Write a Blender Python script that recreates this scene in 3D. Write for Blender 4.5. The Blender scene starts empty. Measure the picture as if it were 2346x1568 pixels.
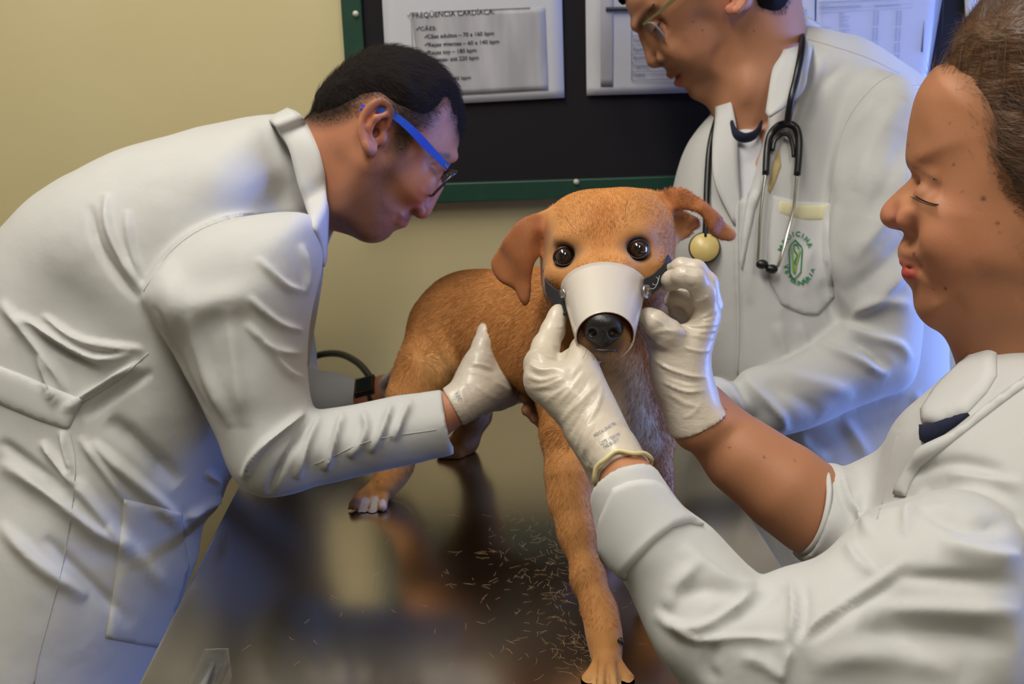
import bpy, bmesh, math, random
import numpy as np
from mathutils import Vector, Matrix
from mathutils.bvhtree import BVHTree
import openvdb

random.seed(7); RNG = np.random.default_rng(7)
SC = bpy.context.scene; COL = SC.collection
# ------------------------------------------------------------------ camera
F = 2320.0; CX, CY = 1173.0, 784.0
PITCH = math.atan(655 / F); YAW = math.atan(115 * math.cos(PITCH) / F); ROLL = 0.026
CAM = np.array([0.0, 0.0, 1.40])
FW = np.array([math.sin(YAW) * math.cos(PITCH), math.cos(YAW) * math.cos(PITCH), -math.sin(PITCH)])
R0 = np.array([math.cos(YAW), -math.sin(YAW), 0.0]); U0 = np.cross(R0, FW)
RT = R0 * math.cos(ROLL) - U0 * math.sin(ROLL)
UP = U0 * math.cos(ROLL) + R0 * math.sin(ROLL)
cam = bpy.data.cameras.new('camera'); camo = bpy.data.objects.new('camera', cam); COL.objects.link(camo)
cam.sensor_width = 23.6; cam.lens = F / 2346 * 23.6; cam.clip_start = 0.05; cam.clip_end = 50
mt = Matrix.Identity(4)
for i in range(3):
    mt[i][0], mt[i][1], mt[i][2], mt[i][3] = RT[i], UP[i], -FW[i], CAM[i]
camo.matrix_world = mt; SC.camera = camo
cam.dof.use_dof = True; cam.dof.focus_distance = 0.86; cam.dof.aperture_fstop = 6.3
# ------------------------------------------------------------------ light and exposure
SC.view_settings.view_transform = 'Standard'; SC.view_settings.look = 'None'
SC.view_settings.gamma = 1.0; SC.view_settings.use_curve_mapping = False
SC.view_settings.exposure = -0.14
SC.cycles.use_denoising = True
SC.cycles.max_bounces = 6; SC.cycles.diffuse_bounces = 3; SC.cycles.glossy_bounces = 3
SC.cycles.transmission_bounces = 4; SC.cycles.transparent_max_bounces = 8
SC.cycles.caustics_reflective = False; SC.cycles.caustics_refractive = False
W = bpy.data.worlds.new('world'); SC.world = W; W.use_nodes = True
W.node_tree.nodes['Background'].inputs[0].default_value = (0.80, 0.86, 1.0, 1)
W.node_tree.nodes['Background'].inputs[1].default_value = 0.3

def area(name, loc, target, sx, sy, power, col, spread=math.pi):
    l = bpy.data.lights.new(name, 'AREA'); l.shape = 'RECTANGLE'; l.size = sx; l.size_y = sy
    l.energy = power; l.color = col; l.spread = spread
    o = bpy.data.objects.new(name, l); COL.objects.link(o); o.location = loc
    d = Vector(target) - Vector(loc); o.rotation_euler = d.to_track_quat('-Z', 'Y').to_euler()
    return o
# two fluorescent ceiling fittings (their light sits just under each fitting) and the side window's daylight
LAMPS = [(0.45, -0.75, 2.80), (-0.40, 0.60, 2.80)]
for (lx, ly, lz), pw in zip(LAMPS, (15.5, 29.0)):
    area('lamp_light', (lx, ly, lz - 0.09), (lx, ly, 0), 0.34, 1.25, pw, (1.0, 0.945, 0.84))
area('window_light', (1.9, 1.12, 1.12), (-0.6, 1.05, 0.95), 0.8, 1.0, 52.0, (0.17, 0.32, 1.0))

# ------------------------------------------------------------------ helpers
def lin(c):
    c = np.asarray(c, float) / 255.0
    return np.where(c <= 0.04045, c / 12.92, ((c + 0.055) / 1.055) ** 2.4)
def ray(px, py):
    d = FW + RT * (px - CX) / F + UP * (CY - py) / F
    return d
def P(px, py, d): return CAM + ray(px, py) * d
def M(rpx, d): return rpx * d / F
def onz(px, py, z):
    r = ray(px, py); return CAM + r * ((z - CAM[2]) / r[2])
def ony(px, py, y):
    r = ray(px, py); return CAM + r * ((y - CAM[1]) / r[1])
def proj(V):
    q = V - CAM; d = q @ FW
    return CX + F * (q @ RT) / d, CY - F * (q @ UP) / d, d
def unit(v): v = np.asarray(v, float); return v / (np.linalg.norm(v) + 1e-12)

# ---- implicit volumes: rounded cones, ellipsoids and inflated outlines, blended and meshed
class Frame:
    def __init__(s, px, py, d, yaw=0.0, pitch=0.0):
        a = math.radians(yaw)
        s.O = P(px, py, d); s.u = RT * math.cos(a) + FW * math.sin(a)
        n = -FW * math.cos(a) + RT * math.sin(a); v = UP
        b = math.radians(pitch)            # positive: the top leans away
        s.v = v * math.cos(b) - n * math.sin(b); s.n = n * math.cos(b) + v * math.sin(b)
    def st(s, px, py, w=0.0):
        r = ray(px, py); O = s.O + s.n * w
        t = ((O - CAM) @ s.n) / (r @ s.n)
        q = CAM + r * t - s.O
        return q @ s.u, q @ s.v
    def pt(s, px, py, w=0.0):
        a, b = s.st(px, py, w); return s.O + s.u * a + s.v * b + s.n * w
    def loc(s, X):
        q = X - s.O; return q @ s.u, q @ s.v, q @ s.n

def smooth_closed(pts, n=4):
    pts = np.asarray(pts, float); N = len(pts); out = []
    for i in range(N):
        p0, p1, p2, p3 = pts[i - 1], pts[i], pts[(i + 1) % N], pts[(i + 2) % N]
        for k in range(n):
            t = k / n
            out.append(0.5 * ((2 * p1) + (-p0 + p2) * t + (2 * p0 - 5 * p1 + 4 * p2 - p3) * t * t + (-p0 + 3 * p1 - 3 * p2 + p3) * t ** 3))
    return np.array(out)
def smooth_open(pts, n=6):
    pts = np.asarray(pts, float)
    if len(pts) < 3: 
        return np.array([pts[0] + (pts[-1] - pts[0]) * k / n for k in range(n + 1)])
    q = np.vstack([2 * pts[0] - pts[1], pts, 2 * pts[-1] - pts[-2]]); out = []
    for i in range(1, len(q) - 2):
        p0, p1, p2, p3 = q[i - 1], q[i], q[i + 1], q[i + 2]
        for k in range(n):
            t = k / n
            out.append(0.5 * ((2 * p1) + (-p0 + p2) * t + (2 * p0 - 5 * p1 + 4 * p2 - p3) * t * t + (-p0 + 3 * p1 - 3 * p2 + p3) * t ** 3))
    out.append(pts[-1]); return np.array(out)

def poly_sd(poly, X, Y):
    """positive inside"""
    d = np.full(X.shape, 1e9); ins = np.zeros(X.shape, bool)
    N = len(poly)
    for i in range(N):
        a = poly[i]; b = poly[(i + 1) % N]; e = b - a; L = e @ e + 1e-18
        t = np.clip(((X - a[0]) * e[0] + (Y - a[1]) * e[1]) / L, 0, 1)
        dx = X - a[0] - t * e[0]; dy = Y - a[1] - t * e[1]
        d = np.minimum(d, dx * dx + dy * dy)
        if abs(e[1]) > 1e-15:
            c = ((a[1] > Y) != (b[1] > Y)) & (X < e[0] * (Y - a[1]) / e[1] + a[0]); ins ^= c
    d = np.sqrt(d); return np.where(ins, d, -d)

def blur2(A, r):
    for _ in range(2):
        for ax in (0, 1):
            k = 2 * r + 1
            pad = [(0, 0), (0, 0)]; pad[ax] = (r + 1, r)
            c = np.cumsum(np.pad(A, pad, mode='edge'), axis=ax)
            n = A.shape[ax]
            A = (np.take(c, np.arange(k, k + n), axis=ax) - np.take(c, np.arange(0, n), axis=ax)) / k
    return A

class Map2:
    """a 2-D field of an outline in a frame, sampled on a grid"""
    def __init__(s, lo, hi, res):
        s.lo = lo; s.res = res; s.nx = int((hi[0] - lo[0]) / res) + 2; s.ny = int((hi[1] - lo[1]) / res) + 2
        s.X, s.Y = np.meshgrid(lo[0] + np.arange(s.nx) * res, lo[1] + np.arange(s.ny) * res, indexing='ij')
    def samp(s, A, a, b):
        x = np.clip((a - s.lo[0]) / s.res, 0, s.nx - 1.001); y = np.clip((b - s.lo[1]) / s.res, 0, s.ny - 1.001)
        i = x.astype(int); j = y.astype(int); fx = x - i; fy = y - j
        return (A[i, j] * (1 - fx) + A[i + 1, j] * fx) * (1 - fy) + (A[i, j + 1] * (1 - fx) + A[i + 1, j + 1] * fx) * fy

def interp_ctrl(ctrl, a, b, power=2.0):
    """ctrl: (s, t, value, radius) weighted blend"""
    num = 0; den = 0
    for (cs, ct, v, r) in ctrl:
        w = 1.0 / (((a - cs) ** 2 + (b - ct) ** 2) / (r * r) + 0.05) ** power
        num = num + w * v; den = den + w
    return num / den

class Inflate:
    """outline (pixels) on a frame, inflated to a rounded body: edge radius R, half thickness T (number or control list px,py,T,rpx), mid-surface offset W0 likewise"""
    def __init__(s, fr, pts, R, T, W0=0.0, res=0.003, blur=2, sm=4, mpx=None):
        s.fr = fr; s.R = R
        pl = smooth_closed(pts, sm) if sm else np.asarray(pts, float)
        s.poly = np.array([fr.st(x, y) for x, y in pl])
        pad = 0.03
        lo = s.poly.min(0) - pad; hi = s.poly.max(0) + pad
        s.m = Map2(lo, hi, res); sd = poly_sd(s.poly, s.m.X, s.m.Y)
        s.sd = sd
        s.D = np.where(sd > 0, blur2(sd, blur) if blur else sd, sd)
        s.D = np.where((sd > 0), np.minimum(s.D, sd * 1.0 + 0.004), s.D)
        ppx = 1.0 / np.linalg.norm(fr.pt(CX + 1, CY) - fr.pt(CX, CY)) if mpx is None else mpx
        def cm(c):
            if np.isscalar(c): return np.full(s.m.X.shape, float(c))
            L = []
            for (px, py, v, r) in c:
                a, b = fr.st(px, py); L.append((a, b, v, r / ppx))
            return interp_ctrl(L, s.m.X, s.m.Y)
        s.T = cm(T); s.W0 = cm(W0)
        s.Tmax = s.T.max() + np.abs(s.W0).max()
        c = (lo + hi) / 2
        n = Tn = s.Tmax
        cs = [fr.O + fr.u * a + fr.v * b + fr.n * w for a in (lo[0], hi[0]) for b in (lo[1], hi[1]) for w in (-Tn, Tn)]
        s.bb = (np.min(cs, 0), np.max(cs, 0))
    def surf(s, px, py):
        """half thickness + offset at a pixel: height of the near surface over the frame plane"""
        a, b = s.fr.st(px, py)
        for _ in range(4):
            D = s.m.samp(s.D, np.array([a]), np.array([b]))[0]; T = s.m.samp(s.T, np.array([a]), np.array([b]))[0]
            w0 = s.m.samp(s.W0, np.array([a]), np.array([b]))[0]
            h = T * math.sqrt(max(0, 1 - max(0, 1 - D / s.R) ** 2)) if D > 0 else 0
            a, b = s.fr.st(px, py, w0 + h)
        return w0 + h
    def sp(s, px, py, off=0.0): return s.fr.pt(px, py, s.surf(px, py) + off)
    def __call__(s, X):
        a, b, w = s.fr.loc(X)
        D = s.m.samp(s.D, a, b)
        ex = np.maximum(np.maximum(s.m.lo[0] - a, a - (s.m.lo[0] + (s.m.nx - 1) * s.m.res)), np.maximum(s.m.lo[1] - b, b - (s.m.lo[1] + (s.m.ny - 1) * s.m.res)))
        D = D - np.maximum(ex, 0)
        T = s.m.samp(s.T, a, b); w0 = s.m.samp(s.W0, a, b)
        g = (w - w0) * s.R / T
        q = np.maximum(s.R - D, 0)
        f = np.sqrt(q * q + g * g) - s.R
        return f * np.minimum(1.0, T / s.R)

class Cone:
    def __init__(s, a, b, ra, rb, flat=None):
        """flat=(axis, factor): squash along axis by factor"""
        s.a = np.asarray(a, float); s.b = np.asarray(b, float); s.ra = ra; s.rb = rb; s.flat = flat
        r = max(ra, rb); s.bb = (np.minimum(s.a, s.b) - r, np.maximum(s.a, s.b) + r)
    def __call__(s, X):
        a, b = s.a, s.b; k = 1.0
        if s.flat is not None:
            ax, f = s.flat; c = (a + b) / 2
            X = X + np.outer((X - c) @ ax, ax) * (1 / f - 1)
            a = a + ax * ((a - c) @ ax) * (1 / f - 1); b = b + ax * ((b - c) @ ax) * (1 / f - 1); k = min(1.0, f) if f < 1 else 1.0
        e = b - a; L = e @ e + 1e-12
        t = np.clip((X - a) @ e / L, 0, 1)
        q = X - a - t[:, None] * e
        return (np.sqrt(np.einsum('ij,ij->i', q, q)) - (s.ra + (s.rb - s.ra) * t)) * k

class Ell:
    def __init__(s, c, r, axes=None):
        s.c = np.asarray(c, float); s.r = np.asarray(r, float)
        s.A = np.array(axes, float) if axes is not None else np.array([RT, UP, -FW])
        m = s.r.max(); s.bb = (s.c - m, s.c + m)
    def __call__(s, X):
        q = (X - s.c) @ s.A.T / s.r
        k = np.sqrt(np.einsum('ij,ij->i', q, q)) + 1e-9
        g = q / s.r; k2 = np.sqrt(np.einsum('ij,ij->i', g, g)) + 1e-9
        return np.maximum(k * (k - 1.0) / k2, (k - 1) * s.r.min()) if False else np.clip(k * (k - 1.0) / k2, -s.r.max(), 1e9)

class Box:
    def __init__(s, c, h, axes, rnd=0.0):
        s.c = np.asarray(c, float); s.h = np.asarray(h, float) - rnd; s.A = np.array(axes, float); s.r = rnd
        m = np.linalg.norm(h); s.bb = (s.c - m, s.c + m)
    def __call__(s, X):
        q = np.abs((X - s.c) @ s.A.T) - s.h
        return np.linalg.norm(np.maximum(q, 0), axis=1) + np.minimum(q.max(1), 0) - s.r

class Vol:
    def __init__(s, fold=None): s.p = []; s.fold = fold; s.off = 0.0
    def add(s, g, k=0.01, op='u', fold=True):
        if isinstance(g, Vol): g.bounds()
        s.p.append((g, k, op, fold)); return g
    def sub(s, g, k=0.005, fold=True): s.p.append((g, k, 's', fold)); return g
    def inter(s, g, k=0.002): s.p.append((g, k, 'i', False)); return g
    def chain(s, pts, k=0.01, op='u', fold=True, flat=None):
        """pts: (world point, radius)"""
        for (a, ra), (b, rb) in zip(pts[:-1], pts[1:]):
            s.p.append((Cone(a, b, ra, rb, flat), k, op, fold))
    def cpx(s, pts, k=0.01, op='u', fold=True, flat=None, n=0):
        """pts: px, py, depth, radius in pixels"""
        q = np.array(pts, float)
        if n: q = smooth_open(q, n)
        s.chain([(P(x, y, d), M(r, d)) for x, y, d, r in q], k, op, fold, flat)
    def ev(s, X, idx=None):
        XF = None
        if s.fold is not None:
            O, n = s.fold; w = (X - O) @ n; XF = X - np.outer(2 * np.minimum(w, 0), n)
        f = np.full(len(X), 1.0)
        for j, (g, k, op, fo) in enumerate(s.p):
            if idx is not None and not idx[j]: continue
            d = g(XF if (XF is not None and fo) else X)
            if op == 'u': 
                h = np.maximum(k - np.abs(f - d), 0) / k; f = np.minimum(f, d) - h * h * k * 0.25
            else:
                if op == 's': d = -d
                h = np.maximum(k - np.abs(f - d), 0) / k; f = np.maximum(f, d) + h * h * k * 0.25
        return f - s.off
    def __call__(s, X): return s.ev(X)
    def bounds(s):
        lo = np.min([g.bb[0] for g, k, op, fo in s.p if op == 'u'], 0); hi = np.max([g.bb[1] for g, k, op, fo in s.p if op == 'u'], 0)
        if s.fold is not None:
            O, n = s.fold
            c = np.array([[x, y, z] for x in (lo[0], hi[0]) for y in (lo[1], hi[1]) for z in (lo[2], hi[2])])
            c2 = c - np.outer(2 * ((c - O) @ n), n); lo = np.minimum(lo, c2.min(0)); hi = np.maximum(hi, c2.max(0))
        for g, k, op, fo in s.p:
            if op == 'i': lo = np.maximum(lo, g.bb[0]); hi = np.minimum(hi, g.bb[1])
        s.bb = (lo - 0.012 - s.off, hi + 0.012 + s.off); return s.bb
    def mesh(s, vox, smooth=2, box=None):
        lo, hi = s.bounds()
        if box is not None: lo = np.maximum(lo, box[0]); hi = np.minimum(hi, box[1])
        B = 14; n = np.ceil((hi - lo) / (vox * B)).astype(int) + 1
        bx, by, bz = np.meshgrid(*[np.arange(k) for k in n], indexing='ij')
        ids = np.stack([bx.ravel(), by.ravel(), bz.ravel()], 1)
        C = lo + (ids + 0.5) * B * vox
        f = s.ev(C); rad = B * vox * 0.87
        act = np.abs(f) < rad * 1.7 + 0.004
        D = np.repeat(np.repeat(np.repeat(f.reshape(n).astype(np.float32), B, 0), B, 1), B, 2)
        Ca = C[act]; 
        XF = Ca
        if s.fold is not None:
            O, nn = s.fold; w = (Ca - O) @ nn; XF = Ca - np.outer(2 * np.minimum(w, 0), nn)
        pv = np.stack([np.abs(g(XF if (s.fold is not None and fo) else Ca)) if op == 'u' else g(XF if (s.fold is not None and fo) else Ca) for g, k, op, fo in s.p], 1)
        sg = np.stack([(g(XF if (s.fold is not None and fo) else Ca)) for g, k, op, fo in s.p], 1)
        kk = np.array([k for g, k, op, fo in s.p])
        use = sg < rad * 1.8 + kk * 1.2 + 0.01
        isi = np.array([op == 'i' for g, k, op, fo in s.p]); use |= isi[None, :]
        o = np.arange(B); ox, oy, oz = np.meshgrid(o, o, o, indexing='ij')
        off = np.stack([ox.ravel(), oy.ravel(), oz.ravel()], 1)
        for q, bid in enumerate(ids[act]):
            X = lo + (bid * B + off) * vox
            D[bid[0] * B:bid[0] * B + B, bid[1] * B:bid[1] * B + B, bid[2] * B:bid[2] * B + B] = s.ev(X, use[q]).reshape(B, B, B)
        g = openvdb.FloatGrid(1.0); g.copyFromArray(D)
        V, _t, Q = g.convertToPolygons(isovalue=0.0)
        V = np.asarray(V, float) * vox + lo; Q = np.asarray(Q, int)
        if smooth: V = lap(V, Q, smooth)
        return V, Q

def cutend(vol, c, d, w=0.08, L=0.06):
    """slice a volume off square beyond a point"""
    d = unit(d); a = unit(np.cross(d, FW)); vol.sub(Box(np.asarray(c) + d * L, (L, w, w), [d, a, np.cross(d, a)]), 0.001)
def lap(V, Q, it=2, lam=0.5):
    e = np.vstack([Q[:, [0, 1]], Q[:, [1, 2]], Q[:, [2, 3]], Q[:, [3, 0]]])
    n = len(V); cnt = np.bincount(e[:, 0], minlength=n) + np.bincount(e[:, 1], minlength=n)
    for i in range(it):
        for l in (lam, -lam * 0.9):
            S = np.stack([np.bincount(e[:, 0], V[e[:, 1], k], n) + np.bincount(e[:, 1], V[e[:, 0], k], n) for k in range(3)], 1)
            V = V + l * (S / np.maximum(cnt, 1)[:, None] - V)
    return V
def vnormals(V, Q):
    n = np.cross(V[Q[:, 2]] - V[Q[:, 0]], V[Q[:, 3]] - V[Q[:, 1]]); N = np.zeros_like(V)
    for j in range(Q.shape[1]):
        for k in range(3): N[:, k] += np.bincount(Q[:, j], n[:, k], len(V))
    return N / (np.linalg.norm(N, axis=1)[:, None] + 1e-12)

def segdist(x, y, pl):
    """distance, signed side, and parameter (0..1) of pixels to a polyline"""
    best = np.full(x.shape, 1e9); side = np.zeros(x.shape); par = np.zeros(x.shape)
    L = np.linalg.norm(np.diff(pl, axis=0), axis=1); T = L.sum(); acc = 0
    for i in range(len(pl) - 1):
        a, b = pl[i], pl[i + 1]; e = b - a; l2 = e @ e + 1e-9
        t = np.clip(((x - a[0]) * e[0] + (y - a[1]) * e[1]) / l2, 0, 1)
        dx = x - a[0] - t * e[0]; dy = y - a[1] - t * e[1]; d = np.hypot(dx, dy)
        m = d < best; best = np.where(m, d, best); side = np.where(m, np.sign(e[0] * dy - e[1] * dx), side)
        par = np.where(m, (acc + t * L[i]) / T, par); acc += L[i]
    return best, side, par
def folds(V, Q, L, face=0.15):
    """cloth folds: (pixel polyline, width px, height mm[, width on the other side]) pushed along the surface normal"""
    N = vnormals(V, Q); x, y, d = proj(V); vd = unit_rows(CAM - V)
    fac = np.clip(((N * vd).sum(1) - face) / 0.3, 0, 1)
    disp = np.zeros(len(V))
    for it in L:
        pl = smooth_open(it[0], 5); w = it[1]; h = it[2] * 0.001; w2 = it[3] if len(it) > 3 else w
        m = (x > pl[:, 0].min() - 3 * max(w, w2)) & (x < pl[:, 0].max() + 3 * max(w, w2)) & (y > pl[:, 1].min() - 3 * max(w, w2)) & (y < pl[:, 1].max() + 3 * max(w, w2)) & (fac > 0)
        if not m.any(): continue
        D, s, p = segdist(x[m], y[m], pl)
        ww = np.where(s > 0, w, w2)
        tap = np.clip(np.minimum(p, 1 - p) / 0.25, 0, 1) ** 0.7
        tap = np.maximum(tap, 0.0)
        disp[m] += h * np.exp(-(D / ww) ** 2) * tap
    return V + N * (disp * fac)[:, None]
def unit_rows(A): return A / (np.linalg.norm(A, axis=1)[:, None] + 1e-12)

# ---- making objects
def mesh_data(name, V, Fc, mat=None, smooth=True, col=None):
    me = bpy.data.meshes.new(name)
    V = np.asarray(V, float)
    if isinstance(Fc, np.ndarray):
        me.vertices.add(len(V)); me.vertices.foreach_set('co', V.astype(np.float32).ravel())
        k = Fc.shape[1]; me.loops.add(Fc.size); me.loops.foreach_set('vertex_index', Fc.astype(np.int32).ravel())
        me.polygons.add(len(Fc)); me.polygons.foreach_set('loop_start', np.arange(0, Fc.size, k, dtype=np.int32))
        me.update(calc_edges=True); me.validate()
    else:
        me.from_pydata([tuple(v) for v in V], [], [tuple(f) for f in Fc]); me.update()
    if smooth: me.polygons.foreach_set('use_smooth', np.ones(len(me.polygons), bool))
    if col is not None:
        a = me.color_attributes.new('Col', 'FLOAT_COLOR', 'POINT')
        c = np.ones((len(V), 4), np.float32); c[:, :3] = col; a.data.foreach_set('color', c.ravel())
    if mat is not None: me.materials.append(mat)
    return me
def obj(name, V, Fc, mat=None, parent=None, smooth=True, col=None, label=None):
    o = bpy.data.objects.new(name, mesh_data(name, V, Fc, mat, smooth, col)); COL.objects.link(o)
    if parent is not None: o.parent = parent; o.matrix_parent_inverse = Matrix.Translation(parent.location).inverted()
    if label: o['label'] = label
    return o
def thing(name, loc, label, cat, group=None):
    o = bpy.data.objects.new(name, None); COL.objects.link(o); o.location = Vector(loc); o.empty_display_size = 0.05
    o['label'] = label; o['category'] = cat
    if group: o['group'] = group
    return o
def tag(o, label, cat, group=None):
    o['label'] = label; o['category'] = cat
    if group: o['group'] = group
    return o
def structure(o): o['kind'] = 'structure'; return o

class MB:
    """collects simple shapes into one mesh"""
    def __init__(s): s.V = []; s.F = []; s.n = 0
    def add(s, V, Fc):
        s.V.append(np.asarray(V, float)); s.F += [tuple(int(i) + s.n for i in f) for f in Fc]; s.n += len(V); return s
    def box(s, lo, hi):
        x0, y0, z0 = lo; x1, y1, z1 = hi
        V = [(x0, y0, z0), (x1, y0, z0), (x1, y1, z0), (x0, y1, z0), (x0, y0, z1), (x1, y0, z1), (x1, y1, z1), (x0, y1, z1)]
        return s.add(V, [(0, 3, 2, 1), (4, 5, 6, 7), (0, 1, 5, 4), (1, 2, 6, 5), (2, 3, 7, 6), (3, 0, 4, 7)])
    def obox(s, c, h, ax):
        c = np.asarray(c); ax = np.asarray(ax); V = []
        for k in ((-1, -1, -1), (1, -1, -1), (1, 1, -1), (-1, 1, -1), (-1, -1, 1), (1, -1, 1), (1, 1, 1), (-1, 1, 1)):
            V.append(c + ax[0] * h[0] * k[0] + ax[1] * h[1] * k[1] + ax[2] * h[2] * k[2])
        return s.add(V, [(0, 3, 2, 1), (4, 5, 6, 7), (0, 1, 5, 4), (1, 2, 6, 5), (2, 3, 7, 6), (3, 0, 4, 7)])
    def tube(s, pts, r, seg=10, sec=None, cap=True, up=None):
        """swept tube; r number or list; sec: list of 2-D section points (units of r)"""
        pts = np.asarray(pts, float); n = len(pts); r = np.full(n, r) if np.isscalar(r) else np.asarray(r, float)
        if sec is None: sec = [(math.cos(2 * math.pi * k / seg), math.sin(2 * math.pi * k / seg)) for k in range(seg)]
        m = len(sec); T = np.gradient(pts, axis=0); T = unit_rows(T)
        a = np.asarray(up if up is not None else ((0, 0, 1) if abs(T[0][2]) < 0.9 else (1, 0, 0)), float); V = []
        for i in range(n):
            a = a - (a @ T[i]) * T[i]; a = unit(a); b = np.cross(T[i], a)
            for (p, q) in sec: V.append(pts[i] + r[i] * (a * p + b * q))
        Fc = [(i * m + k, i * m + (k + 1) % m, (i + 1) * m + (k + 1) % m, (i + 1) * m + k) for i in range(n - 1) for k in range(m)]
        if cap: Fc += [tuple(range(m))[::-1], tuple((n - 1) * m + k for k in range(m))]
        return s.add(V, Fc)
    def rev(s, c, axis, prof, seg=48, up=None):
        """surface of revolution: prof list of (distance along axis, radius)"""
        axis = unit(axis); a = np.cross(axis, (0, 0, 1) if abs(axis[2]) < 0.9 else (1, 0, 0)); a = unit(a); b = np.cross(axis, a)
        V = [np.asarray(c) + axis * z + r * (a * math.cos(2 * math.pi * k / seg) + b * math.sin(2 * math.pi * k / seg)) for z, r in prof for k in range(seg)]
        Fc = [(i * seg + k, i * seg + (k + 1) % seg, (i + 1) * seg + (k + 1) % seg, (i + 1) * seg + k) for i in range(len(prof) - 1) for k in range(seg)]
        return s.add(V, Fc)
    def obj(s, name, mat=None, parent=None, smooth=True, label=None):
        return obj(name, np.vstack(s.V), s.F, mat, parent, smooth, label=label)

def bvh_of(V, Q): return BVHTree.FromPolygons([tuple(v) for v in V], [tuple(int(i) for i in q) for q in Q])
def hit(bvh, px, py, off=0.0):
    d = Vector(ray(px, py)).normalized(); r = bvh.ray_cast(Vector(CAM), d)
    if r[0] is None: return None
    n = r[1]
    if n.dot(d) > 0: n = -n
    return np.array(r[0]) + np.array(n) * off, np.array(n)
def patch(name, bvh, poly, t, mat, parent, step=9, sm=0, lift=0.0005, dip=0.006, label=None, nsm=3, soft=True, col=None):
    """a piece of cloth with an outline in pixels, laid over a surface, thickness t"""
    pl = smooth_closed(poly, sm) if sm else np.asarray(poly, float)
    # resample the outline
    L = np.linalg.norm(np.roll(pl, -1, 0) - pl, axis=1); ring = []
    for i in range(len(pl)):
        n = max(1, int(round(L[i] / step))); a, b = pl[i], pl[(i + 1) % len(pl)]
        ring += [a + (b - a) * k / n for k in range(n)]
    ring = np.array(ring); nr = len(ring)
    lo = ring.min(0); hi = ring.max(0)
    gx, gy = np.meshgrid(np.arange(lo[0] + step * 0.5, hi[0], step), np.arange(lo[1] + step * 0.5, hi[1], step), indexing='ij')
    sd = poly_sd(ring, gx, gy); m = sd > step * 0.55
    pts = np.vstack([ring, np.stack([gx[m], gy[m]], 1)]); sdp = np.concatenate([np.zeros(nr), sd[m]])
    from mathutils.geometry import delaunay_2d_cdt
    r = delaunay_2d_cdt([Vector(p) for p in pts], [(i, (i + 1) % nr) for i in range(nr)], [list(range(nr))], 1, 1e-5)
    vv = np.array([tuple(v) for v in r[0]]); tri = [t_ for t_ in r[2]]; orig = r[3]
    W_ = []; NN = []; ok = []
    for k, (x, y) in enumerate(vv):
        h = hit(bvh, x, y)
        ok.append(h is not None); W_.append(h[0] if h else (0, 0, 0)); NN.append(h[1] if h else (0, 0, 1))
    W_ = np.array(W_, float); NN = np.array(NN, float); ok = np.array(ok)
    if not ok.any(): return None
    if (~ok).any():
        _, _, dd = proj(W_[ok]); xy = vv[ok]
        for k in np.where(~ok)[0]:
            j = ((xy - vv[k]) ** 2).sum(1).argmin(); W_[k] = P(vv[k][0], vv[k][1], dd[j]); NN[k] = NN[ok][j]
    tri = [t_ for t_ in tri]
    # smooth over bumps
    nb = [[] for _ in vv]
    for f in tri:
        for a in range(len(f)):
            nb[f[a]].append(f[a - 1]); nb[f[a]].append(f[(a + 1) % len(f)])
    for _ in range(nsm):
        NN = np.array([NN[i] + NN[nb[i]].mean(0) if nb[i] else NN[i] for i in range(len(vv))]); NN = unit_rows(NN)
    sdv = poly_sd(ring, vv[:, 0], vv[:, 1])
    edge = np.array([min(1.0, max(0.0, s / (step * 1.2))) for s in np.maximum(sdv, 0)]) if soft else np.ones(len(vv))
    top = W_ + NN * (lift + t * (0.35 + 0.65 * edge))[:, None] if soft else W_ + NN * (lift + t)
    bot = W_ - NN * dip * 0.2
    n = len(vv)
    bd = {}
    for f in tri:
        for a in range(len(f)):
            e = (f[a], f[(a + 1) % len(f)])
            if (e[1], e[0]) in bd: del bd[(e[1], e[0])]
            else: bd[e] = 1
    # orient
    a, b, c = tri[0][:3]; nrm = np.cross(W_[b] - W_[a], W_[c] - W_[a]); flip = nrm @ NN[a] < 0
    Fc = []
    for f in tri:
        f = tuple(f); Fc.append(f[::-1] if flip else f); Fc.append(tuple(i + n for i in (f if flip else f[::-1])))
    for (p, q) in bd: Fc.append((q, p, p + n, q + n) if not flip else (p, q, q + n, p + n))
    return obj(name, np.vstack([top, bot]), Fc, mat, parent, True, label=label)
def seam(mb, bvh, pl, r=0.0006, off=0.0002, n=6, dash=None):
    pl = smooth_open(pl, n); pts = []
    for (x, y) in pl:
        h = hit(bvh, x, y, off)
        if h is not None:
            if pts and np.linalg.norm(h[0] - pts[-1]) > 0.05: 
                if len(pts) > 2: mb.tube(pts, r, 5)
                pts = []
            pts.append(h[0])
    if len(pts) > 2: mb.tube(pts, r, 5)
def text_mesh(body, size=1.0, align='LEFT', bold=0.0, space=1.0):
    cu = bpy.data.curves.new('t', 'FONT'); cu.body = body; cu.size = size; cu.align_x = align; cu.offset = bold; cu.resolution_u = 3; cu.space_character = space
    o = bpy.data.objects.new('t', cu); COL.objects.link(o); dg = bpy.context.evaluated_depsgraph_get()
    me = bpy.data.meshes.new_from_object(o.evaluated_get(dg)); V = np.array([v.co[:] for v in me.vertices]).reshape(-1, 3); Fc = [tuple(p.vertices) for p in me.polygons]
    bpy.data.objects.remove(o); bpy.data.curves.remove(cu); bpy.data.meshes.remove(me); return V, Fc

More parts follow.
